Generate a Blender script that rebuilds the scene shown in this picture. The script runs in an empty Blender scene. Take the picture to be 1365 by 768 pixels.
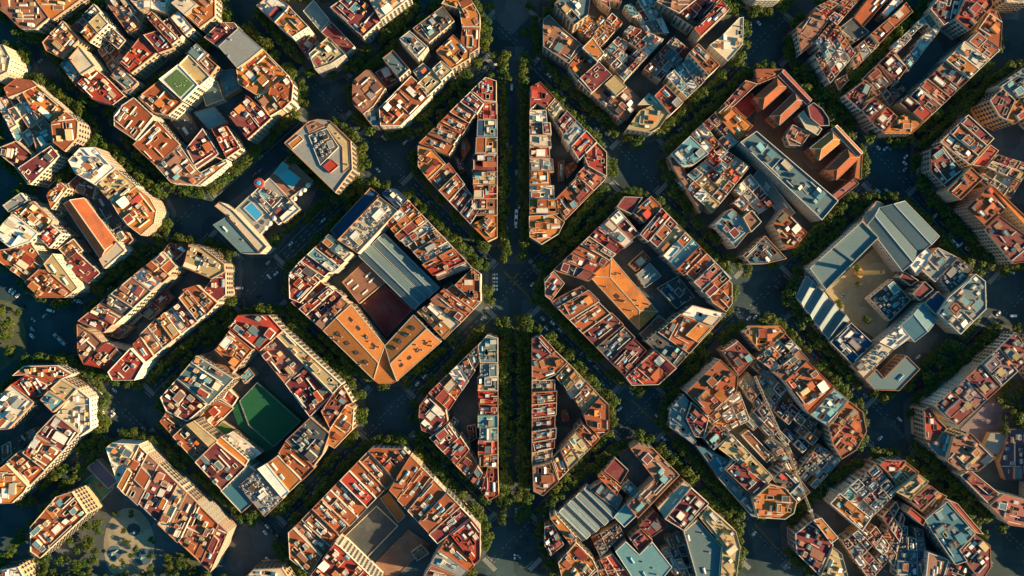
import bpy, math, random, re
from mathutils import Vector, Matrix
from mathutils.geometry import tessellate_polygon
R = random.Random(7)
SC = bpy.context.scene
COL = SC.collection
CAMH, FPX = 540.0, 928.6          # camera height in metres, focal length in photo pixels

def U(px, py, z=0.0):             # a point of the photograph at height z -> metres on the ground plan
    k = (CAMH - z) / FPX
    return ((px - 682.5) * k, -(py - 384.0) * k)

# ------------------------------------------------------------------ materials
def rgba(c, a=1.0): return (c[0], c[1], c[2], a)
def new_mat(name):
    m = bpy.data.materials.new(name); m.use_nodes = True
    nt = m.node_tree; nt.nodes.clear()
    out = nt.nodes.new('ShaderNodeOutputMaterial'); b = nt.nodes.new('ShaderNodeBsdfPrincipled')
    nt.links.new(b.outputs[0], out.inputs[0])
    return m, nt, b
def mixc(nt, fac, a, b, mode='MIX'):
    n = nt.nodes.new('ShaderNodeMix'); n.data_type = 'RGBA'; n.blend_type = mode
    for i, v in ((0, fac), (6, a), (7, b)):
        if hasattr(v, 'is_linked') or hasattr(v, 'links'): nt.links.new(v, n.inputs[i])
        else: n.inputs[i].default_value = v
    return n.outputs[2]
def ramp(nt, src, p0, p1, c0=(0, 0, 0, 1), c1=(1, 1, 1, 1)):
    n = nt.nodes.new('ShaderNodeValToRGB'); e = n.color_ramp.elements
    e[0].position = p0; e[1].position = p1; e[0].color = c0; e[1].color = c1
    nt.links.new(src, n.inputs[0]); return n.outputs[0]
def noise(nt, scale, detail=4, rough=.6, vec=None):
    n = nt.nodes.new('ShaderNodeTexNoise'); n.inputs['Scale'].default_value = scale
    n.inputs['Detail'].default_value = detail; n.inputs['Roughness'].default_value = rough
    if vec is not None: nt.links.new(vec, n.inputs['Vector'])
    return n.outputs[0]
def coords(nt):
    g = nt.nodes.new('ShaderNodeNewGeometry'); return g.outputs['Position']
def objrand(nt):
    return nt.nodes.new('ShaderNodeObjectInfo').outputs['Random']

def surface(name, c, rough=.85, var=.35, stain=.25, fine=.3, ribs=0, alt=None, spec=.25, tiles=0):
    """weathered surface: two shades, worn blotches, fine grain, each object a little different"""
    m, nt, b = new_mat(name); pos = coords(nt)
    lo = [x * (1 - var) for x in c]; hi = [min(.9, x * (1 + var * .7)) for x in c]
    col = mixc(nt, ramp(nt, objrand(nt), 0, 1), rgba(lo), rgba(hi))
    if alt: col = mixc(nt, ramp(nt, noise(nt, .09, 3, .5, pos), .45, .62), col, rgba(alt))
    n1 = ramp(nt, noise(nt, .22, 5, .65, pos), .38, .72)
    grey = sum(c) / 3
    col = mixc(nt, n1, col, rgba([x * (1 - stain) + grey * stain * .75 for x in c]))
    n2 = ramp(nt, noise(nt, 1.3, 4, .7, pos), .3, .75, (1 - fine,) * 3 + (1,), (1 + fine * .6,) * 3 + (1,))
    col = mixc(nt, 1.0, col, n2, 'MULTIPLY')
    if ribs:
        w = nt.nodes.new('ShaderNodeTexWave'); w.inputs['Scale'].default_value = ribs; w.bands_direction = 'DIAGONAL'
        w.inputs['Distortion'].default_value = .6
        nt.links.new(pos, w.inputs['Vector'])
        col = mixc(nt, 1.0, col, ramp(nt, w.outputs[0], .1, .9, (.72, .72, .72, 1), (1.1, 1.1, 1.1, 1)), 'MULTIPLY')
    if tiles:
        br = nt.nodes.new('ShaderNodeTexBrick'); br.inputs['Scale'].default_value = tiles
        br.inputs['Color1'].default_value = (1.1, 1.1, 1.1, 1); br.inputs['Color2'].default_value = (.85, .85, .85, 1)
        br.inputs['Mortar'].default_value = (.6, .6, .6, 1); br.inputs['Mortar Size'].default_value = .03
        nt.links.new(pos, br.inputs['Vector'])
        col = mixc(nt, 1.0, col, br.outputs[0], 'MULTIPLY')
    nt.links.new(col, b.inputs['Base Color'])
    b.inputs['Roughness'].default_value = rough; b.inputs['Specular IOR Level'].default_value = spec
    return m

PAL = dict(t=(.44, .106, .032), o=(.60, .20, .035), m=(.21, .032, .040), r=(.48, .046, .026), p=(.46, .13, .10),
           c=(.58, .49, .35), w=(.74, .70, .62), g=(.25, .255, .245), s=(.11, .18, .20), d=(.06, .07, .08),
           b=(.27, .11, .07), n=(.47, .34, .15), k=(.12, .29, .33), B=(.02, .07, .15), K=(.04, .16, .22),
           G=(.09, .22, .05), v=(.17, .10, .13))
WORD = dict(t='terracotta', o='orange', m='maroon', r='red', p='pinkish', c='cream', w='white', g='grey', s='slate grey',
            d='dark', b='brown', n='ochre', k='pale teal', B='deep blue', K='teal', G='green', v='purple')
ALT = dict(t=(.29, .09, .045), o=(.45, .145, .04), m=(.25, .09, .07), r=(.24, .06, .05), p=(.32, .13, .09), b=(.31, .17, .11),
           g=(.22, .26, .27), d=(.10, .11, .11), n=(.40, .31, .18), c=(.48, .40, .28))
ROOF = {k: surface('roof_' + WORD[k].replace(' ', '_'), v, alt=ALT.get(k), tiles=(.9 if k in 'tomrp' else 0)) for k, v in PAL.items()}
RIB = {k: surface('ribbed_' + WORD[k].replace(' ', '_'), PAL[k], ribs=.35, rough=.5, stain=.2, alt=ALT.get(k)) for k in PAL}
WALLC = [(.52, .42, .29), (.62, .53, .40), (.45, .31, .20), (.55, .36, .20), (.60, .55, .46), (.40, .27, .19), (.36, .33, .29), (.66, .60, .50)]
WALL = [surface('wall_plaster_' + 'abcdefgh'[i], c, var=.18, stain=.3) for i, c in enumerate(WALLC)]
BRICK = surface('brick_wall', (.34, .13, .07), var=.2)
TRIM = [surface('parapet_cream', (.66, .56, .42), var=.2), surface('parapet_white', (.74, .69, .60), var=.12),
        surface('parapet_clay', (.46, .22, .12), var=.2), surface('parapet_grey', (.45, .43, .39), var=.2)]
WHITE = surface('white_plaster', (.78, .74, .66), var=.1, stain=.2)
def glass_mat(name, c, rough=.12):
    m, nt, b = new_mat(name)
    col = mixc(nt, objrand(nt), rgba([x * .6 for x in c]), rgba([min(1, x * 1.5) for x in c]))
    nt.links.new(col, b.inputs['Base Color']); b.inputs['Roughness'].default_value = rough
    return m
GLASSB = glass_mat('skylight_glass_blue', (.08, .22, .30)); GLASSW = surface('skylight_panel_white', (.62, .60, .52), rough=.4, var=.25, stain=.15)
GLASSD = glass_mat('window_glass_dark', (.03, .035, .04), .08)
METAL = surface('galvanised_metal', (.45, .46, .46), rough=.45, var=.3); DARK = surface('dark_metal', (.05, .05, .055), rough=.5)
SHUT = surface('window_shutter', (.22, .17, .11), var=.5)
PLANT = surface('potted_greenery', (.06, .10, .025), var=.5, fine=.6)

def mk(name, vs, fs, mats, parent=None, mi=None, loc=None):
    me = bpy.data.meshes.new(name); me.from_pydata(vs, [], fs)
    for m in (mats if isinstance(mats, (list, tuple)) else [mats]): me.materials.append(m)
    if mi: me.polygons.foreach_set('material_index', mi)
    me.update()
    return link(name, me, parent, loc)
def link(name, data, parent=None, loc=None, rot=0, scale=None):
    o = bpy.data.objects.new(name, data); COL.objects.link(o)
    if parent is not None: o.parent = parent
    if loc is not None: o.location = loc
    if rot: o.rotation_euler = (0, 0, rot)
    if scale is not None: o.scale = scale
    return o
THINGS = []
def tag(o, label, cat, group=None, xy=None):
    o['label'] = label; o['category'] = cat
    if group: o['group'] = group
    THINGS.append(o); return o
def struct(o, kind='structure'): o['kind'] = kind; return o

class MB:                          # collects faces of one mesh
    def __init__(s): s.v = []; s.f = []; s.m = []
    def face(s, pts, m=0):
        n = len(s.v); s.v += [tuple(p) for p in pts]; s.f.append(tuple(range(n, n + len(pts)))); s.m.append(m)
    def prism(s, poly, z0, z1, m=0, mt=None, top=True):
        n = len(poly)
        for i in range(n):
            a, b = poly[i], poly[(i + 1) % n]
            s.face([(a[0], a[1], z0), (b[0], b[1], z0), (b[0], b[1], z1), (a[0], a[1], z1)], m)
        if top: s.face([(p[0], p[1], z1) for p in poly], m if mt is None else mt)
    def box(s, cx, cy, z0, sx, sy, sz, m=0, mt=None, ang=0, top=1.0):
        c, q = math.cos(ang), math.sin(ang)
        def P(x, y): return (cx + x * c - y * q, cy + x * q + y * c)
        bo = [P(-sx / 2, -sy / 2), P(sx / 2, -sy / 2), P(sx / 2, sy / 2), P(-sx / 2, sy / 2)]
        to = [P(-sx / 2 * top, -sy / 2 * top), P(sx / 2 * top, -sy / 2 * top), P(sx / 2 * top, sy / 2 * top), P(-sx / 2 * top, sy / 2 * top)]
        for i in range(4):
            j = (i + 1) % 4
            s.face([(*bo[i], z0), (*bo[j], z0), (*to[j], z0 + sz), (*to[i], z0 + sz)], m)
        s.face([(*p, z0 + sz) for p in to], m if mt is None else mt)
        s.face([(*p, z0) for p in reversed(bo)], m)
    def cyl(s, cx, cy, z0, r, h, n=12, m=0, mt=None, r2=None):
        r2 = r if r2 is None else r2
        a = [(cx + r * math.cos(i * 2 * math.pi / n), cy + r * math.sin(i * 2 * math.pi / n)) for i in range(n)]
        b = [(cx + r2 * math.cos(i * 2 * math.pi / n), cy + r2 * math.sin(i * 2 * math.pi / n)) for i in range(n)]
        for i in range(n):
            j = (i + 1) % n
            s.face([(*a[i], z0), (*a[j], z0), (*b[j], z0 + h), (*b[i], z0 + h)], m)
        s.face([(*p, z0 + h) for p in b], m if mt is None else mt)
    def bar(s, p, q, w, m=0):
        p, q = Vector(p), Vector(q); d = (q - p).normalized()
        up = Vector((0, 0, 1)) if abs(d.z) < .9 else Vector((1, 0, 0))
        a = d.cross(up).normalized() * w / 2; b = d.cross(a).normalized() * w / 2
        k = [a + b, a - b, -a - b, -a + b]
        for i in range(4):
            j = (i + 1) % 4
            s.face([p + k[i], p + k[j], q + k[j], q + k[i]], m)
        s.face([p + x for x in reversed(k)], m); s.face([q + x for x in k], m)
    def data(s, name, mats):
        me = bpy.data.meshes.new(name); me.from_pydata(s.v, [], s.f)
        for m in (mats if isinstance(mats, (list, tuple)) else [mats]): me.materials.append(m)
        me.polygons.foreach_set('material_index', s.m); me.update(); return me
    def obj(s, name, mats, parent=None, loc=None): return link(name, s.data(name, mats), parent, loc)

# ------------------------------------------------------------------ plan geometry
def area(p): return .5 * sum(p[i][0] * p[(i + 1) % len(p)][1] - p[(i + 1) % len(p)][0] * p[i][1] for i in range(len(p)))
def ccw(p): return list(p) if area(p) > 0 else list(reversed(p))
def inside(p, x, y):
    r = False; n = len(p)
    for i in range(n):
        a, b = p[i], p[i - 1]
        if (a[1] > y) != (b[1] > y) and x < (b[0] - a[0]) * (y - a[1]) / (b[1] - a[1]) + a[0]: r = not r
    return r
def inset(p, d):                   # offset of a ccw polygon inwards
    n = len(p); out = []
    for i in range(n):
        a, b, c = Vector(p[i - 1]), Vector(p[i]), Vector(p[(i + 1) % n])
        u = (b - a); v = (c - b)
        if u.length < 1e-6 or v.length < 1e-6: out.append(tuple(b)); continue
        u.normalize(); v.normalize()
        n1 = Vector((-u.y, u.x)); n2 = Vector((-v.y, v.x)); k = 1 + n1.dot(n2)
        if k < .25: k = .25
        q = b + (n1 + n2) * (d / k); out.append((q.x, q.y))
    return out
def centroid(p):
    A = area(p); n = len(p); cx = cy = 0
    for i in range(n):
        a, b = p[i], p[(i + 1) % n]; k = a[0] * b[1] - b[0] * a[1]; cx += (a[0] + b[0]) * k; cy += (a[1] + b[1]) * k
    return (cx / (6 * A), cy / (6 * A))
def hull(pts):
    pts = sorted(set(pts)); 
    def half(ps):
        h = []
        for p in ps:
            while len(h) > 1 and (h[-1][0] - h[-2][0]) * (p[1] - h[-2][1]) - (h[-1][1] - h[-2][1]) * (p[0] - h[-2][0]) <= 0: h.pop()
            h.append(p)
        return h
    a, b = half(pts), half(pts[::-1]); return a[:-1] + b[:-1]
def seg_dist(p, a, b):
    a, b, p = Vector(a), Vector(b), Vector(p); d = b - a; L = d.length_squared
    t = 0 if L == 0 else max(0, min(1, (p - a).dot(d) / L)); return (p - a - d * t).length
def poly_dist(poly, p): return min(seg_dist(p, poly[i - 1], poly[i]) for i in range(len(poly)))

# ------------------------------------------------------------------ shared small parts (unit meshes)
def room_data():                   # rooftop room: walls, a raised rim and a sunk top, one unit in each direction
    b = MB(); o = [(-.5, -.5), (.5, -.5), (.5, .5), (-.5, .5)]; i = [(-.44, -.44), (.44, -.44), (.44, .44), (-.44, .44)]
    b.prism(o, 0, 1, 0, top=False)
    for k in range(4):
        j = (k + 1) % 4
        b.face([(*o[k], 1), (*o[j], 1), (*i[j], 1), (*i[k], 1)], 2); b.face([(*i[k], .93), (*i[k], 1), (*i[j], 1), (*i[j], .93)], 2)
    b.face([(*p, .93) for p in i], 1)
    b.face([(.503, -.12, 0), (.503, .12, 0), (.503, .12, .8), (.503, -.12, .8)], 3)     # door
    return b.data('rooftop_room', [WALL[1], ROOF['t'], TRIM[1], SHUT])
def lean_data():                   # lean-to roof on low walls
    b = MB(); o = [(-.5, -.5), (.5, -.5), (.5, .5), (-.5, .5)]
    zt = [1, .45, .45, 1]
    for k in range(4):
        j = (k + 1) % 4; b.face([(*o[k], 0), (*o[j], 0), (*o[j], zt[j]), (*o[k], zt[k])], 0)
    e = [(-.53, -.53), (.53, -.53), (.53, .53), (-.53, .53)]
    b.face([(*e[k], zt[k] + .02) for k in range(4)], 1)
    for k in range(4):
        j = (k + 1) % 4; b.face([(*e[k], zt[k] - .03), (*e[j], zt[j] - .03), (*e[j], zt[j] + .02), (*e[k], zt[k] + .02)], 2)
    return b.data('lean_to_roof', [WALL[1], ROOF['o'], TRIM[0]])
def sky_data(gl):                  # ridged skylight on a white kerb
    b = MB(); b.box(0, 0, 0, 1, 1, .45, 0)
    x, y = .46, .46
    b.face([(-x, -y, .45), (x, -y, .45), (x, 0, 1), (-x, 0, 1)], 1); b.face([(x, y, .45), (-x, y, .45), (-x, 0, 1), (x, 0, 1)], 1)
    b.face([(x, -y, .45), (x, y, .45), (x, 0, 1)], 0); b.face([(-x, y, .45), (-x, -y, .45), (-x, 0, 1)], 0)
    for t in (-.28, 0, .28):
        b.face([(t - .02, -y, .46), (t + .02, -y, .46), (t + .02, 0, 1.02), (t - .02, 0, 1.02)], 0)
        b.face([(t + .02, y, .46), (t - .02, y, .46), (t - .02, 0, 1.02), (t + .02, 0, 1.02)], 0)
    return b.data('skylight', [WHITE, gl])
def chim_data():
    b = MB(); b.box(0, 0, 0, .8, .8, .86, 0); b.box(0, 0, .86, 1, 1, .08, 1); b.box(0, .2, .94, .3, .3, .12, 2); b.box(0, -.2, .94, .3, .3, .12, 2)
    return b.data('chimney', [BRICK, TRIM[1], DARK])
def ac_data():
    b = MB(); b.box(0, 0, .1, 1, .8, .8, 0); b.cyl(0, 0, .9, .3, .05, 10, 1); b.box(-.35, 0, 0, .1, .7, .1, 1); b.box(.35, 0, 0, .1, .7, .1, 1)
    return b.data('cooling_unit', [METAL, DARK])
def wall_data():
    b = MB(); b.box(0, 0, 0, 1, 1, .92, 0); b.box(0, 0, .92, 1.02, 1.25, .08, 1); return b.data('partition_wall', [WHITE, TRIM[1]])
def planter_data():
    b = MB(); b.box(0, 0, 0, 1, 1, .4, 0); rr = random.Random(3)
    for i in range(40):
        x, y, z = rr.uniform(-.5, .5), rr.uniform(-.5, .5), rr.uniform(.4, 1); a = rr.uniform(0, 6)
        dx, dy = .13 * math.cos(a), .2 * math.sin(a)
        b.face([(x - dx, y - dy, z), (x + dy * .6, y - dx, z + .1), (x + dx, y + dy, z + .04), (x - dy * .6, y + dx, z - .06)], 1)
    return b.data('planter', [BRICK, PLANT])
def win_data(balc):                # window with surround, shutters, sill, and a railed balcony; outward is +x
    b = MB()
    b.face([(.03, -.45, .1), (.03, .45, .1), (.03, .45, 2.2), (.03, -.45, 2.2)], 0)
    for y0, y1 in ((-.62, -.45), (.45, .62)):
        b.prism([(0, y0), (.10, y0), (.10, y1), (0, y1)], 0, 2.35, 1)
    b.prism([(0, -.62), (.10, -.62), (.10, .62), (0, .62)], 2.2, 2.38, 1)
    b.face([(.06, -.04, .1), (.06, .04, .1), (.06, .04, 2.2), (.06, -.04, 2.2)], 2)
    if balc:
        b.prism([(0, -1.0), (.85, -1.0), (.85, 1.0), (0, 1.0)], -.12, .05, 1)
        b.prism([(.80, -1.0), (.84, -1.0), (.84, 1.0), (.80, 1.0)], .05, 1.0, 3)
        b.prism([(.0, -1.0), (.8, -1.0), (.8, -.96), (0, -.96)], .05, 1.0, 3); b.prism([(.0, .96), (.8, .96), (.8, 1.0), (0, 1.0)], .05, 1.0, 3)
    else: b.prism([(0, -.7), (.2, -.7), (.2, .7), (0, .7)], -.02, .1, 1)
    return b.data('window', [GLASSD, TRIM[1], SHUT, DARK])
D_ROOM, D_LEAN, D_SKYB, D_SKYW, D_CHIM, D_AC, D_WALL, D_PLANT = room_data(), lean_data(), sky_data(GLASSB), sky_data(GLASSW), chim_data(), ac_data(), wall_data(), planter_data()
D_WIN = [win_data(False), win_data(True)]
def mats_on(o, *ms):
    for i, m in enumerate(ms):
        if m is not None: o.material_slots[i].link = 'OBJECT'; o.material_slots[i].material = m
    return o
# ------------------------------------------------------------------ buildings
BLD = []; BLK = {}; CUR = ['']
def block(name): CUR[0] = name; BLK.setdefault(name, [])
def PX(s): return [tuple(float(a) for a in q.split(',')) for q in s.split()]
def P(col, pts, h=None, kind=None, style='mix', **kw):
    """one building from its roof outline in photo pixels"""
    pts = PX(pts) if isinstance(pts, str) else pts
    low = h is not None and h < 13
    if h is None: h = 18.6 + R.uniform(-2.3, 2.2)
    else: h += R.uniform(-.35, .35)
    kind = kind or ('courtyard_building' if low else 'apartment_building')
    w = ccw([U(x, y, h) for x, y in pts])
    c0 = (sum(p[0] for p in pts) / len(pts), sum(p[1] for p in pts) / len(pts))
    b = dict(blk=CUR[0], poly=inset(w, .06), h=h, col=col, kind=kind, style=style, px=c0, **kw)
    b['c'] = centroid(b['poly']); BLD.append(b); BLK[CUR[0]].append(b); return b
def S(a, b, c, d, plots, **kw):
    """a wing a-b (street side) d-c (court side) cut into plots by party walls"""
    a, b, c, d = (Vector(PX(q)[0]) for q in (a, b, c, d))
    tk = re.findall(r'([A-Za-z])(\d*)', plots); ws = [float(n or 1) * R.uniform(.85, 1.15) for _, n in tk]; tot = sum(ws); t = 0
    jit = kw.pop('jit', 2.2)
    for (k, _), w in zip(tk, ws):
        t0, t = t / 1, t + w / tot
        j = R.uniform(-jit, jit); i = (a.lerp(b, .5) - d.lerp(c, .5)).normalized() * j
        kw.setdefault('kind', 'outlying_house' if CUR[0].startswith('beyond') else 'terraced_house')
        q = [a.lerp(b, t0), a.lerp(b, t), d.lerp(c, t) + i, d.lerp(c, t0) + i]
        o = P(k, [tuple(p) for p in q], **kw)
        m0, m1 = (q[0] + q[1]) / 2, (q[2] + q[3]) / 2; o['ang'] = math.atan2(-(m1.y - m0.y), m1.x - m0.x); o['len'] = (m1 - m0).length * .56; o['wid'] = (q[0] - q[1]).length * .56
        if R.random() < .5 and o['style'] != 'rows':       # an extra storey over the street or the court half
            v0, v1 = R.choice(((.06, R.uniform(.35, .5)), (R.uniform(.5, .62), .96), (R.uniform(.25, .4), R.uniform(.6, .75)))); u0, u1 = R.choice(((.04, .96), (.04, .96), (.04, .6), (.4, .96)))
            f = lambda u, v: q[0].lerp(q[1], u).lerp(q[3].lerp(q[2], u), v)
            o['wing'] = (ccw([U(*f(u, v), o['h']) for u, v in ((u0, v0), (u1, v0), (u1, v1), (u0, v1))]), R.uniform(1.2, 3.2), R.choice(ACC[k]))
def F(a, b, c, d, nu, nv, pal, lo=9, hi=15, skip=.12, kind='courtyard_house', **kw):
    """a patch of small old houses of uneven height"""
    a, b, c, d = (Vector(PX(q)[0]) for q in (a, b, c, d))
    for i in range(nu):
        off = R.uniform(-.3, .3) / nv
        for j in range(nv):
            if R.random() < skip: continue
            u0, u1 = i / nu, (i + 1) / nu; v0, v1 = max(0, j / nv + (off if j else 0)), min(1, (j + 1) / nv + (off if j < nv - 1 else 0))
            f = lambda u, v: tuple(a.lerp(b, u).lerp(d.lerp(c, u), v))
            P(R.choice(pal), [f(u0, v0), f(u1, v0), f(u1, v1), f(u0, v1)], h=R.uniform(lo, hi), kind=kind, style='house', **kw)

ACC = {'t': 'tttoobmmrrwcg', 'o': 'oottttrwnb', 'm': 'mmmttrrbwsp', 'r': 'rrrmmottwc', 'p': 'ptttrmnws', 'c': 'ccwnotgb', 'w': 'wwccotgr', 'g': 'ggssctdm',
       's': 'sskggwtd', 'd': 'ddsmmbgt', 'b': 'bbbttmnwo', 'n': 'nnooctt', 'k': 'kswgB', 'B': 'Bskw', 'K': 'Kskg', 'G': 'Gcw', 'v': 'vmws'}

def longest_axis(p):
    n = len(p); best = max(range(n), key=lambda i: (Vector(p[(i + 1) % n]) - Vector(p[i])).length)
    d = Vector(p[(best + 1) % n]) - Vector(p[best]); return math.atan2(d.y, d.x)
def free_rect(poly, used, sx, sy, ang, r, tries=14, pad=.25, gap=.3):
    xs = [p[0] for p in poly]; ys = [p[1] for p in poly]
    c, s = math.cos(ang), math.sin(ang)
    for _ in range(tries):
        x, y = r.uniform(min(xs), max(xs)), r.uniform(min(ys), max(ys))
        cs = [(x + u * c - v * s, y + u * s + v * c) for u, v in ((-sx / 2, -sy / 2), (sx / 2, -sy / 2), (sx / 2, sy / 2), (-sx / 2, sy / 2), (0, 0))]
        if not all(inside(poly, *q) for q in cs): continue
        if any(poly_dist(poly, q) < pad for q in cs[:4]): continue
        ok = True
        for (ux, uy, ua, ub) in used:            # used rectangles share the axis
            du = abs((x - ux) * c + (y - uy) * s); dv = abs(-(x - ux) * s + (y - uy) * c)
            if du < (sx + ua) / 2 + gap and dv < (sy + ub) / 2 + gap: ok = False; break
        if ok: used.append((x, y, sx, sy)); return x, y
    return None

def facade(b, root, poly, zt):
    """windows and balconies on the free walls that can be seen from above"""
    n = len(poly); r = random.Random(int(abs(b['px'][0] * 31 + b['px'][1] * 7))); made = 0
    cx, cy = b['c']; kind_b = r.random() < .6
    for i in range(n):
        a, c = Vector(poly[i]), Vector(poly[(i + 1) % n]); d = c - a; L = d.length
        if L < 4: continue
        d.normalize(); nrm = Vector((d.y, -d.x)); mid = (a + c) / 2
        if -mid.dot(nrm) * zt / CAMH < 1.1: continue           # seen edge-on or from behind
        fl = 1
        for t in (.3, .7):
            q = a.lerp(c, t) + nrm * 1.6
            for o in BLD:
                if o is not b and abs(o['c'][0] - q.x) < 60 and abs(o['c'][1] - q.y) < 60 and inside(o['poly'], q.x, q.y): fl = max(fl, o['h'])
        if fl > zt - 4: continue
        m = max(1, int(L / 3.3)); ang = math.atan2(nrm.y, nrm.x); k = 0
        fls = []; z = zt - 3.0
        while z > max(fl + .5, 3.5): fls.append(z); z -= 3.25
        if made + m * len(fls) > 98: fls = fls[:max(1, (98 - made) // m)]
        for z in fls:
            for j in range(m):
                if made >= 98: break
                q = a.lerp(c, (j + .5) / m)
                o = link('window', D_WIN[1 if kind_b else 0], root, (q.x - cx, q.y - cy, z), ang); made += 1

def build(b):
    r = random.Random(int(b['px'][0] * 131 + b['px'][1] * 17)); poly = b['poly']; h = b['h']; col = b['col']; st = b['style']
    cx, cy = b['c']
    root = link(b['kind'], None, None, (cx, cy, 0)); b['obj'] = root
    L = lambda p: [(x - cx, y - cy) for x, y in p]
    wm = b.get('wall') or r.choice(WALL); tm = r.choice(TRIM + [TRIM[2], ROOF[col], ROOF['b']])
    A = abs(area(poly)); lp = L(poly)
    ph = b.get('ph', r.choice([.35, .5, .8, 1.0]) if st != 'house' else r.choice([.3, .5, .9])); pw = r.choice([.28, .34, .42]) if st != 'house' else .34
    ang = b.get('ang', longest_axis(poly)); acc = b.get('acc') or ACC[col]
    inn = inset(lp, pw)
    used = []; holes = []
    if 'wing' in b:
        wp = L(b['wing'][0]); wz = b['wing'][1]; g = centroid(wp); c, s = math.cos(ang), math.sin(ang)
        du = max(abs((x - g[0]) * c + (y - g[1]) * s) for x, y in wp); dv = max(abs(-(x - g[0]) * s + (y - g[1]) * c) for x, y in wp); used.append((g[0], g[1], 2 * du, 2 * dv))
        w = MB(); wi = inset(wp, .3); w.prism(wp, h, h + wz, 0, top=False); w.face([(*p, h + wz - .35) for p in wi], 1)
        for i in range(4):
            j = (i + 1) % 4; w.face([(*wp[i], h + wz), (*wp[j], h + wz), (*wi[j], h + wz), (*wi[i], h + wz)], 2); w.face([(*wi[j], h + wz - .35), (*wi[i], h + wz - .35), (*wi[i], h + wz), (*wi[j], h + wz)], 2)
        w.obj('upper_storey', [r.choice(WALL + [WHITE]), ROOF[b['wing'][2]], tm], root)
        u2 = []; wi = inset(wp, .6)
        for _ in range(r.randint(0, 2)):
            q = free_rect(wi, u2, 2.4, 1.5, ang, r, pad=.1)
            if q: link('skylight', r.choice((D_SKYB, D_SKYW)), root, (*q, h + wz - .35), ang, (2.4, 1.5, .9))
    # light wells
    nw = 0
    if st in ('mix', 'rows', 'clut') and A > 180 and h > 14: nw = r.choice([0, 1, 1, 2])
    nw = b.get('wells', nw)
    if st == 'rows' and 'len' in b:
        g = centroid(lp); c, s = math.cos(ang), math.sin(ang); used.append((g[0], g[1], min(11, b['len'] * .72), 2.6)); nw = 0
        v0 = b['wid'] / 2 - 1.5
        if v0 > 2.2:
            for u0 in (R.uniform(-1.5, 1),): used.append((g[0] + u0 * c - v0 * s, g[1] + u0 * s + v0 * c, 5.5, 1.3)); holes.append([(g[0] + u * c - v * s, g[1] + u * s + v * c) for u, v in ((u0 - 2.6, v0 - .6), (u0 + 2.6, v0 - .6), (u0 + 2.6, v0 + .6), (u0 - 2.6, v0 + .6))])
    for _ in range(nw):
        sx, sy = r.uniform(2.2, 5.5), r.uniform(1.7, 2.6)
        q = free_rect(inn, used, sx, sy, ang, r, pad=1.0)
        if q:
            c, s = math.cos(ang), math.sin(ang)
            holes.append([(q[0] + u * c - v * s, q[1] + u * s + v * c) for u, v in ((-sx / 2, -sy / 2), (sx / 2, -sy / 2), (sx / 2, sy / 2), (-sx / 2, sy / 2))])
    m = MB(); m.prism(lp, 0, h, 0, top=False); m.obj('wall', [wm], root)
    rm = (RIB if st == 'shed' else ROOF)[col]
    m = MB()
    if holes:
        loops = [lp] + holes; flat = [p for l in loops for p in l]
        for t in tessellate_polygon([[Vector((p[0], p[1], 0)) for p in l] for l in loops]):
            q = [flat[i] for i in t]; q = q if area(q) > 0 else q[::-1]
            m.face([(x, y, h) for x, y in q], 0)
    else: m.face([(x, y, h) for x, y in lp], 0)
    roof = m.obj('roof', [rm], root)
    for hl in holes:
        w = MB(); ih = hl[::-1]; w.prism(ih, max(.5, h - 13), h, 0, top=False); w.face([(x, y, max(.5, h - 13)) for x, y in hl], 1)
        k = inset(ccw(hl), -.22)
        for i in range(4):
            j = (i + 1) % 4; a, c2, d, e = hl[i], hl[j], k[j], k[i]
            w.face([(*e, h), (*d, h), (*d, h + .55), (*e, h + .55)], 2); w.face([(*a, h + .55), (*e, h + .55), (*d, h + .55), (*c2, h + .55)], 2)
            w.face([(*c2, h), (*a, h), (*a, h + .55), (*c2, h + .55)], 2)
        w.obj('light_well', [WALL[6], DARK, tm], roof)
    if ph > .1:
        w = MB(); n = len(lp)
        for i in range(n):
            j = (i + 1) % n
            w.face([(*lp[i], h), (*lp[j], h), (*lp[j], h + ph), (*lp[i], h + ph)], 0)
            w.face([(*lp[i], h + ph), (*lp[j], h + ph), (*inn[j], h + ph), (*inn[i], h + ph)], 1)
            w.face([(*inn[j], h), (*inn[i], h), (*inn[i], h + ph), (*inn[j], h + ph)], 0)
        w.obj('parapet', [wm if r.random() < .3 else tm, tm], root)
    facade(b, root, poly, h)
    if st == 'plain': return
    if st == 'flat': extras(b, roof, inn, used, ang, r, A, rooms=0, few=True); return
    if st == 'shed':
        for _ in range(int(A / 90)):
            q = free_rect(inn, used, 5.5, 1.5, ang, r, pad=.4)
            if q: link('skylight', D_SKYW, roof, (*q, h), ang, (5.5, 1.5, .8))
        return
    if st == 'rows':                 # paired skylights joined by a stair slot, white hut at the court end
        rows(b, roof, inn, used, ang, r); extras(b, roof, inn, used, ang, r, A, rooms=.15); return
    extras(b, roof, inn, used, ang, r, A, rooms={'mix': .95, 'clut': 1.35, 'house': .8, 'mech': .35}[st], mech=(st == 'mech'))

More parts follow.
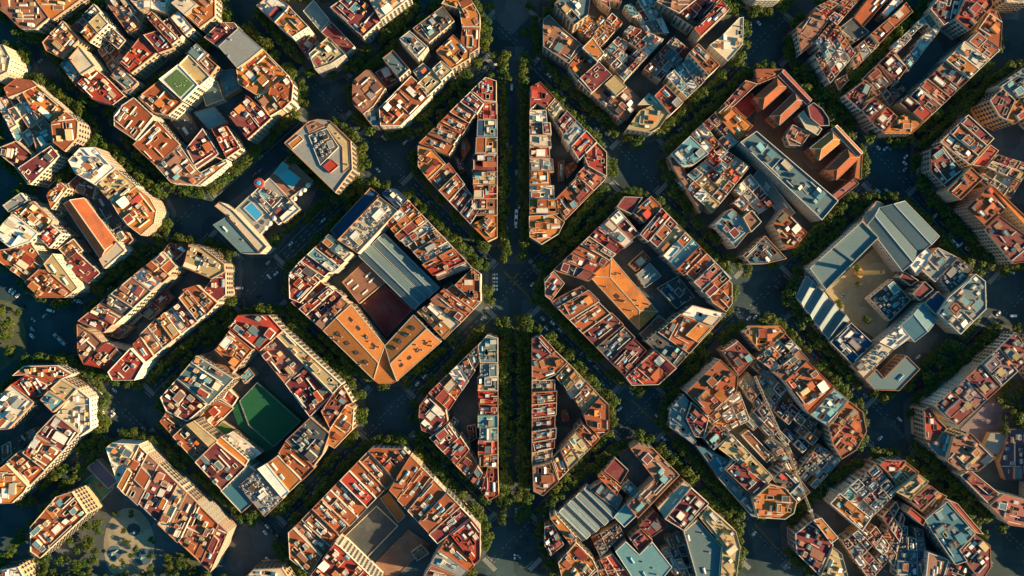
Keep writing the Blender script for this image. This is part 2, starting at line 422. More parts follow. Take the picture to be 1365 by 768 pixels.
def rows(b, root, inn, used, ang, r):
    h = b['h']; k = 1.0
    if 'len' in b: q = centroid(inn); k = min(1, b['len'] * .72 / 11)
    else:
        q = free_rect(inn, used, 11, 2.6, ang, r, tries=40, pad=.6)
        if not q:
            q = free_rect(inn, used, 7, 2.2, ang, r, tries=40, pad=.4); k = .64
            if not q: return
    c, s = math.cos(ang), math.sin(ang); f = 1 if 'len' in b or r.random() < .5 else -1
    at = lambda u: (q[0] + u * k * c, q[1] + u * k * s, h)
    mats_on(link('skylight', D_SKYB, root, at(-3.9 * f), ang, (3.2 * k, 2.5, 1.4)))
    o = link('stair_hut', D_ROOM, root, at(4.0 * f), ang, (3.0 * k, 2.5, 2.0)); mats_on(o, WHITE, ROOF['c'], TRIM[1])
    o = link('stair_slot', D_ROOM, root, at(0), ang, (4.6 * k, 1.5, .9)); mats_on(o, WHITE, ROOF[r.choice('dgmgs')], TRIM[1])

def extras(b, root, inn, used, ang, r, A, rooms=1.0, few=False, mech=False):
    h = b['h']; acc = b.get('acc') or ACC[b['col']]; st = b['style']
    n = int(A / 60 * rooms + r.random())
    for _ in range(min(n, 40)):
        big = r.random()
        sx, sy = (r.uniform(4.5, 9.5), r.uniform(3, 6)) if big < .45 else (r.uniform(2.2, 4.5), r.uniform(1.8, 3.2))
        a = 0 if r.random() < .6 else 1
        if a: sx, sy = sy, sx
        q = free_rect(inn, used, sx, sy, ang, r, pad=.15, gap=.15 if st != 'mix' else .35, tries=10)
        if not q: continue
        t = r.random()
        if t < .36:
            zs = r.uniform(1.6, 3.4); sw = r.random() < .5      # slopes to any of its four sides, most often towards the sunny one
            k = min((0, 1, 2, 3), key=lambda k: -math.cos(ang + k * math.pi / 2 + .2)) if r.random() < .55 else r.randrange(4)
            o = link('lean_to_roof', D_LEAN, root, (*q, h), ang + k * math.pi / 2, (sx, sy, zs) if k % 2 == 0 else (sy, sx, zs))
            mats_on(o, r.choice(WALL), ROOF[r.choice(acc)], r.choice(TRIM + [ROOF['t']]))
        elif t < .58:
            o = link('raised_terrace', D_ROOM, root, (*q, h), ang, (sx, sy, r.uniform(.45, .9))); mats_on(o, r.choice(TRIM), ROOF[r.choice(acc)], r.choice(TRIM + [ROOF['t'], ROOF['b']]))
        else:
            o = link('rooftop_room', D_ROOM, root, (*q, h), ang + r.choice((0, 0, math.pi)), (sx, sy, r.uniform(1.9, 3.1)))
            mats_on(o, r.choice(WALL + [WHITE]), ROOF[r.choice(acc)], r.choice(TRIM + [ROOF['t'], ROOF['o']]))
    if not few or A > 250:
        for _ in range(r.choice([0, 1, 1, 2]) if not mech else 1):
            sx, sy = r.uniform(3, 7), r.uniform(1.6, 2.4)
            q = free_rect(inn, used, sx, sy, ang, r, pad=.4)
            if q: link('skylight', D_SKYB if r.random() < .4 else D_SKYW, root, (*q, h), ang, (sx, sy, 1.2))
    if not few and st != 'mech':     # party and terrace walls across the roof
        xs = max(3, math.sqrt(A) * .55)
        for _ in range(int(A / 110 + r.random() * 1.3)):
            a = ang + r.choice((0, math.pi / 2)); Lw = r.uniform(4, xs + 4)
            c, s = math.cos(a - ang), math.sin(a - ang); sx, sy = (Lw, .3) if abs(c) > .5 else (.3, Lw)
            q = free_rect(inn, used, sx, sy, ang, r, pad=.05, gap=.05)
            if q: link('partition_wall', D_WALL, root, (*q, h), a, (Lw, .3, r.uniform(.9, 1.7)))
    for _ in range(r.randint(1, 3) if not few else r.randint(0, 2)):
        q = free_rect(inn, used, 1.1, .8, ang, r, pad=.1)
        if q: link('chimney', D_CHIM, root, (*q, h), ang, (1.1, .75, r.uniform(1.5, 2.6)))
    for _ in range((r.randint(0, 2) if not mech else int(A / 16)) if not few else r.randint(0, 2)):
        k = r.uniform(.8, 1.3) if not mech else r.uniform(1, 2.4)
        q = free_rect(inn, used, k * 1.2, k, ang, r, pad=.1, gap=.2)
        if q: link('cooling_unit', D_AC, root, (*q, h), ang + r.choice((0, math.pi / 2)), (k, k, min(k, 1.5)))
    if st in ('mix', 'clut') and r.random() < .35:
        for _ in range(r.randint(1, 4)):
            q = free_rect(inn, used, 2.6, .9, ang, r, pad=.05, gap=.05)
            if q: link('planter', D_PLANT, root, (*q, h), ang, (2.6, .9, 1.2))

def gable(col, pts, h, rise, kind, wall=None, ends='gable', ribs=False, thick=.35, dormer_wells=None):
    """pitched roof on four corners a,b,c,d in pixels; ridge runs between the middles of a-d and b-c"""
    pts = PX(pts); b = dict(blk=CUR[0], h=h, col=col, kind=kind, style='gable', px=(sum(p[0] for p in pts) / 4, sum(p[1] for p in pts) / 4),
                            poly=ccw([U(x, y, h) for x, y in pts]))
    BLD.append(b); BLK[CUR[0]].append(b); b['c'] = centroid(b['poly']); cx, cy = b['c']
    q = [Vector((*U(x, y, h), h)) - Vector((cx, cy, 0)) for x, y in pts]
    a, bb, c, d = q; r0, r1 = (a + d) / 2, (bb + c) / 2; ax = (r1 - r0)
    if ends == 'hip': k = min(.35, (a - d).length * .5 / ax.length); r0, r1 = r0 + ax * k, r1 - ax * k
    r0 = r0 + Vector((0, 0, rise)); r1 = r1 + Vector((0, 0, rise))
    root = link(kind, None, None, (cx, cy, 0)); b['obj'] = root
    wm = wall or R.choice(WALL); m = MB(); m.prism([(p.x, p.y) for p in ([a, bb, c, d] if area([(p.x, p.y) for p in q]) > 0 else [d, c, bb, a])], 0, h, 0, top=False)
    if ends == 'gable': m.face([a, d, r0], 0); m.face([bb, c, r1], 0)
    m.obj('wall', [wm], root)
    rm = (RIB if ribs else ROOF)[col]; m = MB(); e = Vector((0, 0, .12)); 
    up = lambda f: f if (f[1] - f[0]).cross(f[2] - f[0]).z > 0 else f[::-1]
    for f in ([a, bb, r1, r0], [c, d, r0, r1]) + (([a, r0, d], [bb, c, r1]) if ends == 'hip' else ()): m.face(up([p + e for p in f]), 0)
    roof = m.obj('roof', [rm], root)
    m = MB(); m.bar(r0 + e, r1 + e, .55, 0)
    for f in ((a, r0), (d, r0), (bb, r1), (c, r1)): m.bar(f[0] + e, f[1] + e, .45, 0)
    m.bar(a + e, bb + e, .4, 0); m.bar(c + e, d + e, .4, 0); m.obj('ridge_and_verge', [METAL if ribs else R.choice(TRIM)], root)
    facade(b, root, b['poly'], h)
    if dormer_wells:
        for t, sd in dormer_wells:
            p0, p1 = (a.lerp(bb, t), r0.lerp(r1, t)) if sd > 0 else (d.lerp(c, t), r0.lerp(r1, t))
            p = p0.lerp(p1, .5); an = math.atan2(ax.y, ax.x)
            mats_on(link('dormer_well', D_ROOM, roof, (p.x, p.y, p.z - .9), an, (3.0, 2.4, 1.5)), ROOF['o'], DARK, ROOF['b'])  # dark top stands in for the shade down an open roof well
        for _ in range(9):
            t, u = R.uniform(.08, .92), R.uniform(.1, .8); e0, e1 = R.choice(((a, bb), (d, c))); p = e0.lerp(e1, t).lerp(r0.lerp(r1, t), u); link('chimney', D_CHIM, roof, (p.x, p.y, p.z - .3), math.atan2(ax.y, ax.x), (1.0, .7, R.uniform(1.6, 2.6)))
    return b
# ------------------------------------------------------------------ the blocks, traced from the photograph
block('top left corner block')
P('b', '-8,-8 42,-8 66,24 48,39 27,38 9,20 -8,8', style='mix', wells=2); P('o', '43,-8 118,-8 70,27 66,24', style='clut')
block('tan roof block')
P('b', '57,57 84,28 107,53 82,78 62,68', style='clut'); P('m', '93,38 112,18 120,29 107,43'); P('n', '118,30 132,17 145,32 131,45', h=23, style='flat')
P('o', '107,43 118,32 130,46 120,57', h=22); P('d', '112,18 125,5 134,16 118,30'); P('c', '92,78 106,62 127,88 108,100', h=23, style='flat')
P('k', '80,87 91,78 110,98 99,112', style='mix'); P('r', '100,114 124,90 141,103 166,128 150,140 124,133', style='clut', acc='orwwtcn'); P('g', '147,102 160,89 184,110 176,118 167,121')
P('k', '164,121 176,108 186,113 172,127', h=15, style='flat'); P('r', '160,84 188,48 210,70 175,98', style='clut', acc='wwotrc'); P('m', '190,47 212,40 232,64 212,71', acc='mmdst')
P('m', '194,22 202,15 239,52 229,60', h=22); P('m', '210,34 226,24 244,48 240,52', h=17); P('w', '228,24 238,14 258,38 247,47', acc='gwgw'); P('o', '240,15 262,-6 287,-6 287,22 266,38')
P('b', '140,2 165,-8 192,20 186,38 172,46', h=15, style='clut', acc='gwbmc'); P('w', '166,-8 228,-8 222,18 200,12 186,14', acc='wwctr'); P('c', '228,4 247,-8 262,6 246,20', h=24, style='flat')
F('126,60', '150,40', '185,60', '150,98', 4, 4, 'mdmgbt', 4, 9, .2); P('d', '134,46 146,33 168,54 158,66', h=16, acc='wkgn', style='clut')
block('turf roof block')
P('m', '272,50 293,30 312,30 318,38 300,53 288,61', acc='motgw', style='clut'); P('g', '291,62 318,37 350,65 332,80 316,91', h=21, style='flat'); P('o', '315,92 332,80 350,65 384,100 360,118 342,127 318,112', style='clut', acc='ttooworpw')
P('t', '360,118 384,101 391,113 389,134 377,146 358,126', style='mix'); P('o', '340,130 358,121 377,146 360,156'); P('m', '303,152 330,128 362,157 330,186', style='clut', acc='wwromt')
P('r', '282,172 302,168 321,198 302,211', acc='orwt'); P('m', '248,198 270,171 292,205 262,226', acc='tmtw'); P('t', '177,193 210,161 240,193 208,222', style='rows')
P('t', '152,151 163,140 178,130 205,155 180,187 152,168', style='rows'); P('t', '184,130 212,108 244,137 225,154 205,151', style='mix', acc='wgoc', wells=0); P('w', '212,106 238,86 265,114 244,135', h=21, style='bare', ph=.9)
P('n', '239,86 252,73 281,103 266,116', style='flat'); P('b', '253,72 263,64 291,88 281,102', acc='wgtb'); P('k', '246,71 262,58 278,72 264,84 252,72', h=18)
P('b', '208,222 240,195 262,226 276,236 262,247 228,244', style='clut', acc='tbwokm'); P('o', '256,236 301,212 304,218 268,247', acc='wwon', style='clut'); P('k', '258,150 285,142 303,164 278,173', h=8, style='flat')
P('s', '268,120 290,108 299,133 275,142', h=7, style='flat'); P('K', '290,95 312,92 320,118 300,130', h=6, style='flat'); P('d', '228,160 246,140 262,172 248,190', h=5, style='flat')
block('grey octagon block')
P('g', '379,191 412,162 424,159 440,161 468,188 470,226 447,257', h=25, style='plain', ph=1.1); P('d', '411,181 436,171 452,196 427,221', h=26.2, style='mech', acc='dgs'); P('o', '384,192 399,180 405,186 390,199', h=26, style='plain', ph=.4); P('r', '430,222 442,212 452,221 440,231', h=27, style='plain', ph=.4); P('n', '441,164 465,189 467,223 457,231 456,197 434,168', h=25.8, style='flat'); P('b', '408,168 422,162 434,168 412,178', h=25.8, style='flat')
block('twin pool block')
P('c', '286,275 293,269 311,281 356,329 347,338 303,288', h=21, style='flat', ph=1.0, acc='sw', kind='pool_terrace_building'); P('s', '284,300 302,289 346,338 322,338', h=20, style='flat', ph=1.0, acc='sw', kind='pool_terrace_building'); P('g', '311,281 333,260 370,288 340,320', h=8, style='bare', kind='pool_terrace_building'); P('b', '360,236 384,209 418,241 383,267', h=8, style='bare', kind='pool_terrace_building')
P('g', '334,260 359,237 400,278 371,300', h=8.6, style='clut', acc='mptgkd', kind='pool_terrace_building'); P('w', '373,290 393,272 400,279 378,297', h=11, style='flat')
block('left edge upper block')
P('t', '5,117 22,104 42,107 50,114 30,123 10,130', style='flat'); P('o', '30,123 48,113 88,147 70,164 46,150', style='clut', acc='wowrct'); P('t', '68,164 88,149 104,162 103,184 86,202 71,190', h=23, acc='nnwo')
F('-8,132', '28,124', '68,168', '30,205', 4, 4, 'dmgkbwc', 11, 16, .1); P('m', '-8,200 22,188 44,206 38,246 20,222', style='clut', acc='mmbwd'); P('m', '24,224 68,194 79,208 41,246', style='mix', acc='mwd'); P('s', '44,180 66,168 70,192 50,204', h=16)
block('left edge striped corner')
P('c', '-10,60 5,60 15,78 11,96 -10,106', h=22, style='mix')
block('long chapel block')
P('w', '91,214 107,197 127,196 154,224 127,247 100,231', h=22, style='clut', acc='wwgccno'); P('n', '128,247 155,226 182,248 150,273', style='clut', acc='owgnt'); P('o', '150,273 181,249 200,264 209,280 206,298 188,314 176,305 164,296', style='clut', acc='rrotww')
P('o', '62,260 80,243 90,251 68,279', h=19); P('m', '86,250 105,232 128,249 124,266', h=10, style='clut', acc='mbks'); P('d', '124,268 140,258 170,298 153,318', h=8, acc='kmd'); P('m', '150,306 160,299 178,320 166,331', h=8)
P('g', '4,274 28,257 37,268 12,283', style='flat'); P('o', '14,284 44,268 71,294 60,313 38,304', style='clut', acc='wwowct'); P('w', '-10,312 16,285 50,311 40,322 14,331', h=25, style='mix', acc='wwcn'); P('t', '-10,335 14,331 42,324 60,350 36,376 -10,342', style='clut', acc='rwtckn')
P('t', '33,376 52,359 62,360 97,390 86,397 50,397', h=22, style='clut', acc='mmtobn'); P('n', '58,352 70,338 104,384 96,390 64,362', h=23, style='flat'); P('r', '50,314 68,299 84,312 66,331', acc='rpw'); P('m', '88,347 102,336 133,364 118,378 91,363', h=14, acc='rwkm'); P('b', '78,332 98,318 111,334 92,346', h=12, acc='owrs')
gable('t', '85,272 134,346 156,322 112,264', 15, 5, 'chapel', ends='gable'); P('c', '132,346 156,322 167,334 139,358', h=17, style='flat', kind='entrance_building')
block('narrow courtyard block')
P('r', '218,334 226,324 252,325 259,340 240,357', style='clut', acc='mrwot'); P('n', '252,325 270,330 299,352 300,362 282,372 245,357', style='mix', acc='occn', h=22); P('m', '268,392 282,372 301,362 301,393 288,403', style='clut', acc='grnws'); P('t', '243,386 262,380 290,404 275,420', acc='otdb', h=21)
S('104,428', '217,335', '238,356', '140,445', 'mbdb2wbc', style='clut', acc='bwmndtc', h=22); P('r', '144,496 174,464 193,484 180,507 150,507', h=22, acc='otwr'); P('b', '103,432 126,446 138,458 112,486 104,470', style='clut', acc='rwwm'); P('r', '112,486 140,457 170,468 144,494 132,490', style='clut', acc='rwttn')
S('193,484', '276,418', '250,386', '176,458', 'rbtowmo', style='clut', acc='wmotbkn'); F('140,446', '232,362', '242,382', '172,456', 5, 2, 'bdm', 5, 8, .35)
block('left edge lower block')
P('t', '16,501 32,488 76,487 97,499 64,514 34,500', acc='bnct', style='clut'); P('r', '16,512 34,501 62,503 74,512 48,530 40,528', acc='wwtg', style='clut'); P('n', '68,518 82,505 104,518 88,536', style='flat'); P('c', '76,552 90,536 105,518 121,531 122,571 107,582 84,562', h=17, style='clut', acc='gcwwn', wall=WALL[7], ph=1.4)
P('m', '48,579 74,552 106,577 84,602', h=21, acc='mwgw', style='clut'); P('k', '54,533 64,521 88,535 71,550', h=21, acc='kwwt'); P('w', '-8,534 16,512 46,536 12,572 -8,574', style='clut', acc='wncgt'); P('t', '30,604 48,580 84,602 60,627', style='clut', acc='rmwont')
P('t', '9,616 27,600 61,627 38,650', acc='mbwt'); P('o', '-8,630 8,618 37,648 32,656 16,671 -8,672', acc='wwonc', style='clut'); F('-8,600', '46,570', '52,578', '-8,624', 5, 1, 'dbgd', 4, 6, .1)
block('playground block')
P('t', '41,702 75,662 97,655 117,685 54,744 41,735', style='clut', acc='wmoksnb', wall=WALL[3], h=21); P('r', '90,658 99,653 123,680 117,686', h=6, style='flat'); P('v', '116,623 130,612 157,641 145,652', h=6, style='flat')
S('186,594', '304,710', '280,764', '157,648', 'tbm2cbt2m', style='clut', acc='mtrwwkobn', h=21); P('c', '141,597 150,590 186,592 180,612 158,648 150,624', style='clut', acc='otsnm', h=21); P('w', '-8,762 25,755 36,775 -8,775', h=18, acc='mw'); P('c', '322,775 338,759 376,757 388,775', h=18)
block('green pitch block')
P('r', '304,436 318,420 358,420 377,441 368,449 346,468 338,463', h=22, style='mix', acc='rskms', wells=0); P('p', '344,468 367,450 405,486 380,512', style='clut', acc='nnpmtng'); P('m', '380,512 405,487 443,526 413,556', style='clut', acc='pgrmws'); P('n', '368,448 378,441 456,512 444,525', h=21, style='clut', acc='tnbGc')
P('m', '428,548 444,525 458,514 471,537 462,540 440,572', acc='wwskt', style='clut'); P('o', '440,572 462,540 472,545 470,573 446,598 432,590', acc='ttwo'); P('d', '380,588 414,556 440,578 430,606 418,622', style='clut', acc='dsmgoo'); P('t', '371,604 380,590 420,624 402,642', acc='otwm')
P('o', '356,618 370,607 402,640 386,656', style='flat', wells=0, h=19); P('w', '343,625 355,618 386,656 376,664', h=21, style='bare'); P('g', '318,648 343,626 378,665 353,689', style='mech', acc='gdwc'); P('K', '294,654 330,619 341,628 320,647 337,671 322,684', h=17, style='bare')
P('m', '260,616 288,589 328,622 296,654', acc='skwm', h=21); P('o', '287,588 294,582 331,614 327,621', h=20, style='bare', ph=.4); P('t', '230,582 246,567 279,598 260,615', wells=2, acc='tw'); P('t', '213,562 222,549 246,567 230,581', wells=2); P('n', '248,566 258,561 290,588 279,597', h=22, style='bare')
P('m', '214,530 236,505 276,540 250,562 222,548', style='clut', acc='mgwcbn'); P('s', '236,505 262,474 312,505 278,540', style='clut', acc='okswmrc', h=22); P('t', '286,466 306,440 337,466 314,493', h=22, acc='wwko'); P('b', '274,473 285,467 313,494 306,503', h=13, style='flat')
P('t', '262,560 288,532 312,544 278,576', h=6, acc='twr'); P('r', '290,530 304,518 318,530 310,542', h=6, acc='ttw'); P('w', '298,582 310,575 349,604 333,615', h=12, acc='wgw', style='clut'); P('k', '320,502 332,490 340,500 326,512', h=9, style='flat'); P('G', '280,578 296,562 314,572 298,584', h=5, style='bare')
block('orange gable block')
P('B', '440,308 494,250 506,259 452,319', h=18, style='bare', ph=1.0); P('c', '450,320 506,262 531,281 477,338', h=23, style='mech', acc='gwcns', ph=1.6); P('B', '508,258 517,251 528,252 544,266 531,280', h=20, acc='tBkc'); S('545,268', '629,356', '584,374', '513,298', 'romgttgtrg', acc='rowntgs', style='clut')
P('t', '606,380 630,357 641,365 641,402 628,400', acc='cpt', h=21); S('641,403', '592,453', '556,416', '602,378', 'ttbcn', acc='tobwm'); S('384,364', '438,312', '470,340', '418,384', 'rdmkmc', acc='mbdswt', style='clut'); P('r', '385,366 400,348 428,374 400,404 386,398', acc='rwmd', style='clut'); S('388,403', '431,441', '466,404', '428,374', 'mrmb', acc='rtomw', style='clut')
b = gable('o', '431,441 498,506 513,461 468,406', 19.5, 3.0, 'gabled_house', dormer_wells=[(t / 10, s) for t in (2, 4, 6, 8) for s in (1, -1)]); gable('o', '529,508 588,456 551,420 513,461', 19.5, 3.0, 'gabled_house', dormer_wells=[(t / 10, s) for t in (2, 4, 6, 8) for s in (1, -1)]); P('o', '497,506 512,463 514,463 530,508 522,512 505,512', h=19.2, style='bare', ph=.3)
gable('s', '478,341 552,413 568,398 494,327', 12, 2.2, 'market_hall', ribs=True); gable('s', '496,326 570,398 586,384 512,311', 12, 2.2, 'market_hall', ribs=True); P('b', '456,376 484,350 513,377 479,405', h=8, style='shed'); P('m', '482,407 513,380 550,413 515,449', h=3, style='bare', ph=.2, kind='sunken_yard')
block('orange hall block')
P('m', '822,276 832,262 857,263 842,286', style='bare'); P('t', '843,283 868,261 882,275 859,297', acc='tkor'); S('882,277', '975,371', '946,396', '853,312', 'rmnwkttpt', acc='rtwcmks', style='mix'); P('t', '946,396 970,373 976,378 976,405 968,416 950,404', wells=1); S('968,418', '902,490', '862,456', '922,406', 'wt2d', acc='wksto')
P('r', '834,503 858,480 874,466 902,491 878,513 842,514', acc='otrwnm', style='clut'); S('734,402', '832,501', '864,466', '777,380', 'bt2t2m2d2m2', style='rows', acc='owt'); P('p', '726,372 738,361 753,378 735,401 727,395', acc='kpo', wells=0); S('738,360', '824,278', '854,312', '784,374', 'dptbmwm', style='clut', acc='tmwkro')
gable('o', '786,368 852,440 877,416 815,343', 11, 1.0, 'church_hall', ends='hip', dormer_wells=[(.45, 1)]); P('t', '838,352 858,334 868,346 848,362', h=8); P('g', '848,366 866,350 882,368 860,384', h=8, style='shed'); P('d', '876,384 904,368 926,396 902,412', h=4, acc='sBd'); P('b', '852,446 878,420 900,436 872,462', h=6, acc='rd')
block('upper left triangle')
P('r', '628,121 647,103 662,108 662,136 645,135', acc='wrm'); S('558,191', '627,122', '643,137', '598,206', 'tbttm', style='rows'); P('o', '557,194 578,200 594,218 571,240 557,222', style='clut', acc='wotnm'); S('571,240', '627,299', '642,276', '598,217', 'ttmm', style='rows'); P('o', '628,300 650,287 663,288 663,316 650,322', acc='pto')
S('663,137', '663,287', '629,287', '636,137', 'mkomnrb', acc='otwkmc', style='clut', jit=4)
block('upper right triangle')
P('r', '707,116 720,109 740,131 728,145 716,138 707,146', acc='nrw'); S('741,132', '796,189', '772,214', '730,146', 'nmgr', style='rows'); P('r', '778,207 796,190 809,203 809,236 784,222', acc='pr'); S('808,238', '754,293', '737,266', '783,220', 'ptt', acc='pkntt', style='clut')
S('706,285', '706,147', '729,147', '742,285', 'owocrcbw', acc='wwokcst', style='clut', jit=4); P('o', '705,288 740,286 753,296 745,312 722,326 706,316', style='clut', acc='towcn')
block('lower left triangle')
P('s', '637,460 650,446 664,451 664,484 640,484', acc='ngrsw'); S('571,524', '636,461', '640,483', '597,546', 'rtwds', acc='rwskt', style='mix'); P('m', '559,541 571,525 594,546 597,562 578,580 562,574 558,556', acc='dstmw', style='clut'); S('572,584', '641,655', '649,636', '599,564', 'mrtm', acc='rtms'); S('664,485', '664,622', '638,622', '639,485', 'sdrrkkrr', acc='wkrsno', style='clut'); P('r', '650,623 664,623 665,660 652,667 641,655', acc='row')
block('lower right triangle')
P('m', '709,452 722,447 741,468 722,480 709,478', acc='gk'); P('t', '709,479 741,468 757,483 740,500 722,508 709,506', acc='dok'); S('758,484', '800,528', '776,552', '742,502', 'onwbn', acc='nowrkt', style='clut'); P('t', '778,552 800,529 812,540 812,575 800,583 782,566', acc='too'); S('800,585', '745,640', '736,610', '777,564', 'tnnt', acc='nwott', style='clut'); S('709,507', '709,621', '738,614', '742,506', 'btrmtmb', style='rows'); P('b', '710,622 736,616 745,642 724,661 711,655', acc='twr', wells=1)
block('curved terrace block')
P('b', '470,108 488,93 494,94 514,117 498,141 484,152 469,138', h=21, acc='oogb', style='mix'); P('s', '510,78 524,67 546,92 532,105', h=25, style='flat', ph=1.1); P('g', '532,52 546,41 571,63 557,79', h=22, acc='cgwt'); P('d', '550,38 590,8 606,28 572,57', style='clut', acc='dgwmtk'); P('o', '588,5 600,-8 624,-8 640,20 640,36 616,36 612,12', acc='otm', wells=0)
P('t', '616,38 639,38 638,64 626,72 614,54', acc='wot'); P('o', '581,68 604,46 627,68 626,78 602,92', wells=2, acc='bno'); P('n', '576,92 588,81 604,94 588,108', acc='wnb'); P('n', '556,112 576,94 590,110 570,129', acc='nnb'); P('s', '550,95 564,84 576,94 560,108', h=17); P('t', '505,144 548,101 576,127 534,168 507,168', style='clut', acc='rrwwtno'); P('s', '484,153 503,141 506,168 496,168'); P('m', '500,97 520,85 532,108 516,117', h=9)
block('top alley block')
P('w', '342,8 362,-8 386,8 366,30', acc='wnmc', style='clut'); P('o', '366,30 386,9 412,36 390,50', h=22, acc='bndo', style='clut'); P('m', '396,58 412,45 426,56 410,78', h=12, acc='mgs'); P('n', '412,72 438,49 461,73 441,86 420,93', acc='otwr', style='clut'); P('m', '428,43 442,29 473,62 462,72', h=10, style='flat'); P('s', '404,15 418,0 440,27 427,42', h=9, style='flat')
P('m', '440,10 466,-8 488,-8 508,28 484,50', acc='okmr', h=18); P('c', '488,-8 530,-8 548,-4 507,27', acc='wwco', style='clut', h=21)
block('top dense block')
P('b', '724,26 732,20 752,40 779,62 758,85 724,62', h=18, acc='kost', wells=0); P('s', '739,5 752,-8 788,-8 784,20 765,34', h=27, acc='knw', wall=WALL[3]); P('t', '758,88 778,64 799,82 770,107', acc='kot'); P('m', '770,107 798,82 816,100 788,125', acc='orn', h=21); P('b', '789,126 818,100 857,134 842,152 828,162', acc='otwd', wells=2, style='clut', h=17); P('n', '835,172 852,148 872,139 893,150 880,170 868,177', acc='oGcw', style='clut'); P('c', '850,140 865,124 890,148 874,140', h=20)
P('r', '872,128 887,113 911,137 894,153', h=22, acc='rgw', ph=1.3); F('888,102', '920,76', '940,108', '916,131', 3, 3, 'tkkwgmb', 15, 19, .05); P('t', '918,71 931,58 960,87 945,101', h=25, style='rows', wall=WALL[1]); P('c', '946,60 960,50 985,24 991,23 990,60 970,82', acc='owtn', style='clut'); P('r', '925,38 962,0 973,12 934,49', h=25, style='rows'); P('m', '900,20 940,-8 962,-4 924,36', acc='wcmr', style='clut'); P('b', '874,2 888,-8 938,-8 905,18', h=22, wall=WALL[5])
F('770,40', '800,4', '830,30', '796,68', 4, 4, 'ottobr', 12, 15, .05); F('800,72', '840,34', '885,52', '832,108', 5, 5, 'mpwgckst', 10, 15, .06); F('858,92', '898,48', '920,68', '886,112', 4, 4, 'mmdrkg', 10, 14, .1); F('832,8', '868,-8', '892,44', '862,44', 4, 3, 'dskmw', 9, 14, .1); F('792,-8', '830,-8', '826,22', '802,4', 2, 2, 'ktrm', 12, 16, .1)
P('n', '806,112 820,100 836,116 822,128', h=22, style='flat'); P('o', '776,64 790,50 806,72 796,82', h=21, style='flat')
block('brick pavilion block')
gable('r', '1037,101 1076,140 1082,133 1045,93', 14, 1.6, 'gallery_wing', wall=BRICK); P('t', '1007,92 1044,92 1036,102 1010,112', h=14, style='flat', wall=BRICK); P('m', '994,107 1010,112 978,142 956,148', h=15, acc='tow', wall=BRICK)
gable('t', '1004,131 1036,103 1050,116 1017,146', 13, 2.4, 'hospital_pavilion', wall=BRICK, ends='hip'); gable('t', '1026,155 1060,122 1074,135 1039,167', 13, 2.4, 'hospital_pavilion', wall=BRICK, ends='hip'); P('r', '978,143 1002,124 1013,140 996,158', h=5, style='flat'); P('o', '952,150 968,138 1004,168 985,187', h=16, acc='ntoo', wall=BRICK); P('m', '1076,142 1084,137 1096,146 1104,158 1105,168 1092,168 1080,158', h=14, style='bare', wall=BRICK, ph=1.2)
P('c', '1064,154 1071,147 1079,160 1096,172 1090,181 1074,172', h=12, style='bare', ph=.5); P('b', '1047,182 1056,166 1080,178 1068,195 1052,194', h=10, style='clut', acc='tbgnp'); gable('o', '1079,198 1110,173 1124,187 1092,214', 13, 2.4, 'hospital_pavilion', wall=BRICK, ends='hip'); gable('t', '1099,228 1130,197 1146,210 1115,240', 13, 2.4, 'hospital_pavilion', wall=BRICK, ends='hip')
gable('t', '1108,172 1143,209 1150,203 1116,167', 14, 1.6, 'gallery_wing', wall=BRICK); P('p', '1110,260 1138,238 1145,245 1116,268', h=12, style='flat', wall=BRICK); P('o', '1143,210 1150,204 1148,240 1139,237', h=12, style='flat', wall=BRICK)
P('s', '986,190 1008,175 1117,268 1095,294', h=19, style='clut', acc='sskcw', ph=1.3); P('g', '1000,240 1012,224 1060,284 1046,294', h=3, style='shed', kind='paved_yard'); P('k', '895,205 920,181 945,205 925,220 910,222', acc='kKwg', style='clut', h=18); F('922,178', '952,151', '986,188', '950,216', 4, 3, 'otrwmbs', 11, 16, .05); F('904,243', '962,196', '1000,222', '950,284', 5, 4, 'towcrnkb', 11, 16, .05); F('968,264', '1000,232', '1032,272', '1002,292', 3, 3, 'mdgwt', 8, 13, .1)
P('k', '952,299 975,278 990,290 1001,306 980,331', acc='wkm', h=19); P('b', '990,290 1002,280 1015,296 1001,310', h=22, style='flat'); P('d', '990,341 1020,314 1049,345 1020,352 1000,352', acc='rktw', style='clut'); P('t', '1030,300 1045,278 1076,310 1061,330 1048,333', acc='omwn', style='clut'); P('b', '893,210 898,225 934,284 940,280 912,226 908,214', h=14, style='flat')
block('teal roof factory block')
gable('s', '1172,277 1226,338 1252,315 1206,268', 15, 2.5, 'factory_hall', ribs=True); gable('s', '1156,300 1203,362 1226,338 1172,277', 15, 2.5, 'factory_hall', ribs=True); P('c', '1148,294 1156,300 1163,290 1178,272 1168,268 1160,277', h=14, style='bare'); P('s', '1078,358 1148,295 1170,317 1100,387', h=16, style='bare', ph=1.9); P('s', '1112,330 1114,328 1139,346 1136,348', h=17.9, style='bare', ph=.1, kind='fire_wall')
for i in range(4): gable('s', '%g,%g %g,%g %g,%g %g,%g' % (1061 + i * 12, 382 + i * 16 + 14, 1075 + i * 14.5, 368 + i * 15, 1075 + (i + 1) * 14.5 - 1, 368 + (i + 1) * 15 - 1, 1061 + (i + 1) * 12 - 1, 382 + (i + 1) * 16 + 13), 11, 2.6, 'sawtooth_shed', ribs=True)
P('B', '1106,456 1134,430 1164,458 1136,486', h=14, acc='wcgB', ph=1.0, wells=0); P('c', '1137,488 1172,457 1192,466 1152,505', h=17, acc='gwc', style='mech'); P('s', '1153,506 1168,492 1178,504 1208,474 1226,492 1198,521 1166,520', h=15, style='flat'); gable('k', '1200,434 1219,456 1248,428 1230,404', 13, 3, 'machine_hall', ribs=True); P('w', '1172,456 1200,434 1214,450 1192,466', h=13, acc='kws')
